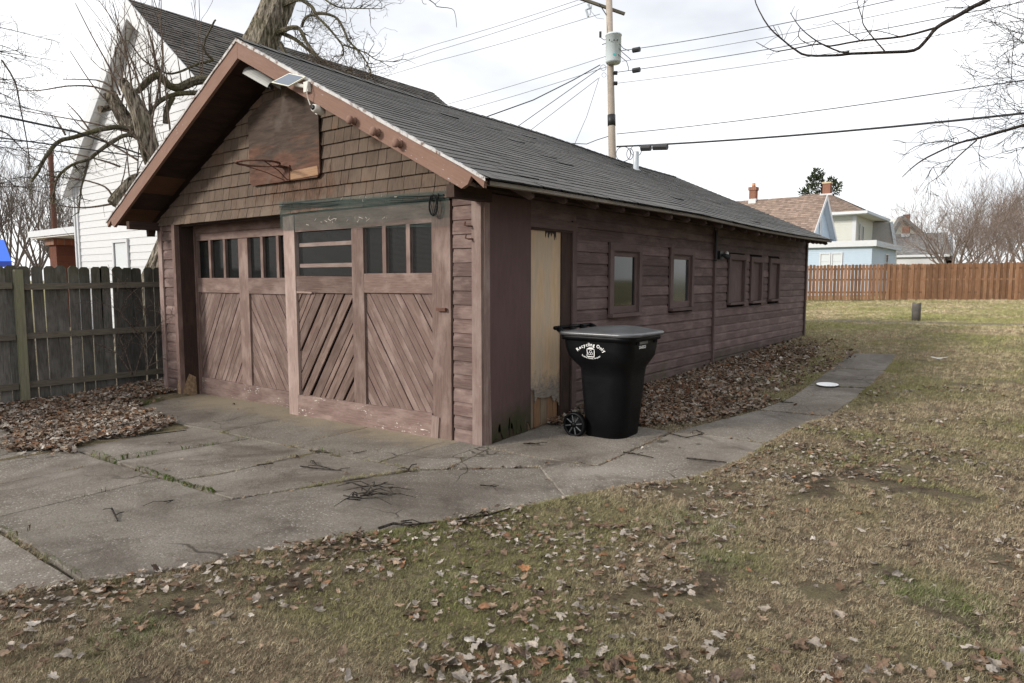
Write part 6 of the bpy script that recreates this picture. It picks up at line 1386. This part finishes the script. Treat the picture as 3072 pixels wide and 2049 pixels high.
def rnd_pts(n, x0, x1, y0, y1, keep):
    x = RNG.uniform(x0, x1, n); y = RNG.uniform(y0, y1, n); k_ = keep(x, y) & ~garage_in(x, y, .0); x, y = x[k_], y[k_]; return np.stack([x, y, top_z(x, y)], 1)
# drift by the left fence, spilling over the slab corner
PILE = [(-7.14, -5.0), (-7.14, 1.6), (-6.36, 1.6), (-6.36, -.05), (-5.9, -.12), (-5.45, -.75), (-4.9, -1.0), (-4.2, -1.02), (-3.62, -1.12), (-3.50, -1.22), (-3.34, -1.75), (-3.42, -2.2), (-3.05, -2.5), (-3.6, -2.78), (-4.4, -2.62), (-4.6, -2.45), (-5.6, -2.5), (-6.5, -3.2)]
k1 = lambda x, y: inpoly(x + (vnoise(x, y, 6) - .5) * .18, y + (vnoise(x, y, 6, 9) - .5) * .18, PILE) & ~((x > -6.0) & (y > -.75) & (x + 5.9 > (y + .15) * -.0) & (x < -5.25) & (vnoise(x, y, 5) > .35))
p1_ = np.concatenate([rnd_pts(46000, -7.14, -3.0, -5.0, 1.6, k1), rnd_pts(5000, -7.1, -2.4, -4.2, .2, lambda x, y: inpoly(x - .28 * RNG.random(len(x)) , y + .22 * RNG.random(len(x)), PILE) & (RNG.random(len(x)) < .16))]); p1_[:, 2] += RNG.uniform(0, .035, len(p1_))
scatter('fallen_leaves', p1_, (.028, .062), [4, 3.5, 3.5, 4, 2, 3.5, 1.5, 1.2, 6], 'thick drift of dead leaves between the mossy fence and driveway')
# along the side wall
k2 = lambda x, y: (RNG.random(len(x)) < np.clip(1.25 - np.clip(x - (.55 + .5 * vnoise(y, y, .8)) * np.clip((y - .4) / 1.5, .35, 1.5), 0, 3) * 2.6, 0, 1) * np.clip((10.6 - y) / 7, 0, 1) ** 1.5 * np.where((y > 3.2) & (x > .75 + .4 * vnoise(x, y, 1.5)), .18, 1)) & ((x < 1.32 + .2 * np.clip(y - 1.5, 0, 2)) & ((y > 1.5) | ((y > 1.02) & (x < .62) & (x < .15 + (y - 1.0) * 1.0))))
p2_ = rnd_pts(42000, .02, 1.75, 1.0, 10.6, k2); p2_[:, 2] += RNG.uniform(0, .03, len(p2_))
scatter('fallen_leaves', p2_, (.028, .062), [3, 3, 2.5, 5, 2.5, 4, 1.5, .8, 7], 'dead brown leaves banked along the side wall of the garage')
# lawn: patchy
def k3(x, y):
    d = np.hypot(x - CAM.x, y - CAM.y); c = vnoise(x, y, 1.1, 3) * .6 + vnoise(x, y, 3.1, 5) * .4; f = np.clip((c - .42) * 2.6, .06, .7); return (RNG.random(len(x)) < f * np.where(y < 1, 1.0, np.clip(1 - (y - 1) / 9, .1, 1)) * np.clip(1.2 - .0 * d, 0, 1)) & ~paved(x, y) & ~((x < .9) & (y > -.3)) & (x > -.6 + .0 * y)
p3_ = rnd_pts(75000, -.4, 9, -5.6, 6, k3)
def k3b(x, y):                                                    # thicker fringe along the lower edge of the driveway
    ex = np.interp(y, [-4.2, -3.55, -2.83, -2.08, -1.23, -.25, .9], [-.15, .3, .64, .97, 1.36, 1.73, 2.16]); d = x - ex; return (d > -.05) & (RNG.random(len(x)) < np.clip(.8 - d * .8, 0, 1) * np.clip(vnoise(x, y, 2.2, 8) * 2.6 - .9, 0, 1)) & (~paved(x, y) | (RNG.random(len(x)) < .35))
p3c = rnd_pts(16000, -.2, 3.2, -4.4, -.6, k3b)
P3 = np.concatenate([p3_, p3c]); P3[:, 2] += RNG.uniform(0, .02, len(P3))
# the nearest ones are objects of their own
dv = P3 - np.array(CAM); zc = dv @ np.array(FW); uu = 1536 + FPX * (dv @ np.array(RT)) / zc; vv_ = 1024 - FPX * (dv @ np.array(UP)) / zc
vis = (zc > .5) & (uu > -20) & (uu < 3090) & (vv_ < 2070) & (vv_ > 1200); order = np.where(vis)[0][np.argsort(zc[vis])][:290]; keep = np.ones(len(P3), bool); keep[order] = False
scatter('fallen_leaves', P3[keep], (.010, .044), [5, 6, 2.2, 5, 3.6, 1.5, 2.5, .5, 4.5], 'pale and brown dead leaves scattered over the front lawn', .006, .3)
lm = []
for q in range(14):
    V, T = LEAVES[q]; me = bpy.data.meshes.new('leaf'); me.from_pydata([tuple(v) for v in V], [], [tuple(int(i) for i in t) for t in T]); c = leafcol(1, [6, 6, 2.5, 4, 2, 1.3, 1, .8, 4])[0]; ca = me.color_attributes.new('Col', 'FLOAT_COLOR', 'POINT'); ca.data.foreach_set('color', [x for _ in V for x in (*(c * RNG.uniform(.85, 1.15)), 1)]); me.materials.append(MAT['leaf']); lm.append(me)
for i in order:
    q = random.randrange(14); s = .022 + .030 * random.random() ** 1.4; o = bpy.data.objects.new('fallen_leaf', lm[q]); p = Vector(P3[i]) + Vector((0, 0, .009)); M = Matrix.Translation(p) @ Matrix.Rotation(random.uniform(0, 6.28), 4, 'Z') @ Matrix.Rotation(random.gauss(0, .28), 4, 'X') @ Matrix.Rotation(random.gauss(0, .28), 4, 'Y') @ Matrix.Scale(s, 4)
    link(o, None, M); tag(o, 'curled dry leaf lying on the foreground lawn grass', 'leaf', 'curled dry leaves on the near lawn')
ol = lm[3].copy(); ol.color_attributes['Col'].data.foreach_set('color', [x for _ in range(len(ol.vertices)) for x in (.30, .15, .075, 1)])
for (u, v, lab) in ((1575, 1712, 'single bright orange-brown leaf lying on the lawn grass'), (2588, 1385, 'orange leaf lying on the lawn to the right of the path')):
    d = ray(u, v); p = CAM + d * ((CAM.z - .03) / -d.z); o = bpy.data.objects.new('fallen_leaf', ol); link(o, None, Matrix.Translation(p + Vector((0, 0, .012))) @ Matrix.Rotation(.6, 4, 'Z') @ Matrix.Rotation(.35, 4, 'X') @ Matrix.Scale(.045, 4)); tag(o, lab, 'leaf')
# strays on the concrete
ps = rnd_pts(70, -5, 2.3, -3.8, 8, lambda x, y: paved(x, y)); scatter('stray_leaves', ps, (.02, .05), [4, 4, 3, 2, 2, 1, 1, 1, 2], 'stray dead leaves dotted over the concrete slabs')
# grass
def tuft(seed, n=11):
    r = np.random.default_rng(seed); V, T = [], []
    for i in range(n):
        a = r.uniform(0, 6.28); o = r.uniform(-.8, .8, 2); L_ = r.uniform(.7, 1.5); ti = r.uniform(.35, 1.5); w = r.uniform(.03, .06); d = np.array([math.cos(a), math.sin(a)]); s = np.array([-d[1], d[0]]) * w
        e1 = o + d * L_ * math.sin(ti); z1 = L_ * math.cos(ti); k0 = len(V); V += [np.array([*(o - s), -.05]), np.array([*(o + s), -.05 + r.uniform(0, .1)]), np.array([*e1, z1 + .06])]; T.append((k0, k0 + 1, k0 + 2))
    return np.array(V), np.array(T)
TUFTS = [tuft(s) for s in range(8)]
def grass_at(x, y, size, seed_cols):
    Vs, Ts, Cs = [], [], []; k0 = 0; wq = RNG.integers(0, 8, len(x)); pos = np.stack([x, y, ground_z(x, y)], 1)
    for q in range(8):
        I_ = np.where(wq == q)[0]; m_ = len(I_)
        if m_ == 0: continue
        v, t, c = inst(*TUFTS[q], pos[I_], RNG.uniform(0, 6.28, m_), np.abs(RNG.normal(0, .12, m_)), RNG.uniform(0, 6.28, m_), size[I_], seed_cols[I_], .5); Vs.append(v); Ts.append(t + k0); Cs.append(c); k0 += len(v)
    return np.concatenate(Vs), np.concatenate(Ts), np.concatenate(Cs)
def gcols(x, y, far):
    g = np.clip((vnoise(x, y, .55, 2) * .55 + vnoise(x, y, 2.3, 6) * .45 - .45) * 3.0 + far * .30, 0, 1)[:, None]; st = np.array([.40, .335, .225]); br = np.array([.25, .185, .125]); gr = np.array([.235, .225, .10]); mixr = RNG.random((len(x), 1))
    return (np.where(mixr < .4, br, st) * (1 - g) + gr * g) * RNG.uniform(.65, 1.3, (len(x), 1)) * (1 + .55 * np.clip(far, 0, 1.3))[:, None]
def lawn(n, x0, x1, y0, y1, s0, s1, near, farlim):
    x = RNG.uniform(x0, x1, n); y = RNG.uniform(y0, y1, n); d = np.hypot(x - CAM.x, y - CAM.y); dz = (np.stack([x, y, 0 * x], 1) - np.array(CAM)); zc = dz @ np.array(FW); uu = 1536 + FPX * (dz @ np.array(RT)) / np.maximum(zc, .1)
    bare = vnoise(x, y, 1.7, 12) * .5 + vnoise(x, y, 4.1, 4) * .5
    k_ = (zc > .3) & (uu > -700) & (uu < 3800) & (d >= near) & (d < farlim) & ~paved(x, y) & ~garage_in(x, y, .03) & (bare > np.where(y < 2, .38, .2)) & ~((x < -2.8) & (y < 2) & (x > -7.2)) & ~((x < 1.0) & (x > -.1) & (y > .5) & (y < 5.0)) & (x > -7.0 - (y > 11) * 60) & (np.abs(y - (16.35 + .16 * (x + 1.25))) > .3)
    x, y, d = x[k_], y[k_], d[k_]; return x, y, d
Vs, Ts, Cs = [], [], []; k0 = 0
NG = 250000; rr_ = 1.7 * (46 / 1.7) ** (RNG.random(NG) ** .85); an = np.radians(RNG.uniform(-84, 14, NG)); x = CAM.x + rr_ * np.sin(an); y = CAM.y + rr_ * np.cos(an)
bare = vnoise(x, y, 1.7, 12) * .5 + vnoise(x, y, 4.1, 4) * .5
k_ = ~paved(x, y) & ~garage_in(x, y, .03) & (bare > np.where(y < 2, .34, .16)) & ~((x < -2.8) & (y < 2) & (x > -7.2)) & ~((x < .9) & (x > -.1) & (y > .5) & (y < 4.5)) & (x > -7.0 - (y > 11) * 60) & (y < 41) & ((np.abs(y - (16.35 + .16 * (x + 1.25))) > .35) | (RNG.random(NG) < .3))
x, y, rr_ = x[k_], y[k_], rr_[k_]; v, t, c = grass_at(x, y, .0125 * (rr_ / 2) ** .55 * RNG.uniform(.7, 1.4, len(x)), gcols(x, y, np.clip((y - 2) / 11, 0, 1.4))); Vs.append(v); Ts.append(t + k0); Cs.append(c); k0 += len(v)
# ragged fringe over the concrete edge
yf = RNG.uniform(-4.2, 8.6, 9000); xf_ = np.interp(yf, [-4.2, -3.55, -2.83, -2.08, -1.23, -.25, .18, .9, 1.55, 3.05, 5, 6.7, 8.75], [-.15, .3, .64, .97, 1.36, 1.73, 2.02, 2.16, 2.185, 2.36, 2.41, 2.36, 2.18]) + np.abs(RNG.normal(0, .05, 9000)) - .035 * vnoise(yf, yf, 2.5)
v, t, c = grass_at(xf_, yf, RNG.uniform(.012, .026, 9000), gcols(xf_, yf, np.clip((yf - 2) / 11, 0, 1))); v[:, 2] = np.maximum(v[:, 2], Hn(v[:, 0], v[:, 1]) + .012); Vs.append(v); Ts.append(t + k0); Cs.append(c); k0 += len(v)
# greener tufts
for (u, v, n, rr) in ((1240, 1605, 170, .12), (2080, 1580, 260, .20), (2750, 1780, 120, .14), (2900, 1820, 100, .12), (1700, 1960, 150, .15), (1330, 1760, 140, .16), (400, 1905, 110, .12), (3000, 1960, 120, .15), (2150, 1690, 90, .12)):
    d = ray(u, v); p = CAM + d * (CAM.z / -d.z); n *= 2; x = RNG.normal(p.x, rr * .8, n); y = RNG.normal(p.y, rr * .8, n); n_ = len(x); c = np.tile([[.15, .165, .068]], (n_, 1)) * RNG.uniform(.6, 1.4, (n_, 1)); c = np.where(RNG.random((n_, 1)) < .4, np.array([[.27, .25, .16]]), c); v_, t_, c_2 = grass_at(x, y, RNG.uniform(.014, .03, n_), c); Vs.append(v_); Ts.append(t_ + k0); Cs.append(c_2); k0 += len(v_)
tag(bigmesh('grass', np.concatenate(Vs), np.concatenate(Ts), np.concatenate(Cs), MAT['grass']), 'patchy straw and olive winter grass of the lawn', 'grass', None, 'stuff')
# moss and weeds in the joints
JO = [([(-3.3, -2.40), (-1.45, -2.37), (-.4, -2.34)], 330, 1.0), ([(-2.39, -2.3), (-2.2, -1.1)], 110, .9), ([(-.9, -3.54), (-.4, -2.34)], 30, .5), ([(-1.35, -3.5), (-1.45, -2.4)], 30, .5), ([(-.4, -2.34), (-.18, -1.77)], 25, .5), ([(-3.5, -1.13), (-2.2, -1.09)], 40, .6), ([(-1.1, -1.1), (-.6, -1.07)], 16, 1.0), ([(.28, -.8), (.12, -.1)], 12, .7), ([(-1.3, -3.58), (.28, -3.58)], 90, .6), ([(-5.7, -.2), (-5.25, -.95)], 160, 1.3)]
Vs, Ts, Cs = [], [], []; k0 = 0
for pl, n, s in JO:
    pl = [Vector((*q, 0)) for q in pl]; X, Yv = [], []
    for _ in range(n):
        i = random.randrange(len(pl) - 1); q = pl[i].lerp(pl[i + 1], random.random()); X.append(q.x + random.gauss(0, .010)); Yv.append(q.y + random.gauss(0, .010))
    X, Yv = np.array(X), np.array(Yv); kk = vnoise(X, Yv, 4, 1) > .42; X, Yv = X[kk], Yv[kk]
    if s > 1.2: X = X - np.abs(RNG.normal(0, .12, len(X)))
    c = np.tile([[.07, .11, .022]], (len(X), 1)) * RNG.uniform(.6, 1.5, (len(X), 1)); c = np.where(RNG.random((len(X), 1)) < .35, np.array([[.12, .10, .05]]), c)
    v, t, c2 = grass_at(X, Yv, RNG.uniform(.011, .026, len(X)) * s, c); v[:, 2] += np.where(paved(v[:, 0], v[:, 1]), .0, .045) if s <= 1.2 else 0; Vs.append(v); Ts.append(t + k0); Cs.append(c2); k0 += len(v)
tag(bigmesh('moss', np.concatenate(Vs), np.concatenate(Ts), np.concatenate(Cs), MAT['grass']), 'green moss and weeds growing in the driveway joints', 'moss', None, 'stuff')

for (xx, yy) in ((9.2, 4.6), (9.8, 8.8)): bare_tree('added_bare_tree', (xx, yy, H(xx, yy)), 7.5, .16, 'bare tree added out of view for the side windows to reflect', 'bare trees added out of view for window reflections', MAT['twig'], 4, .2, .6, .2, (3, 5), .64, 6, .01, .3)  # trees out of view, put in as reflections for the side windows
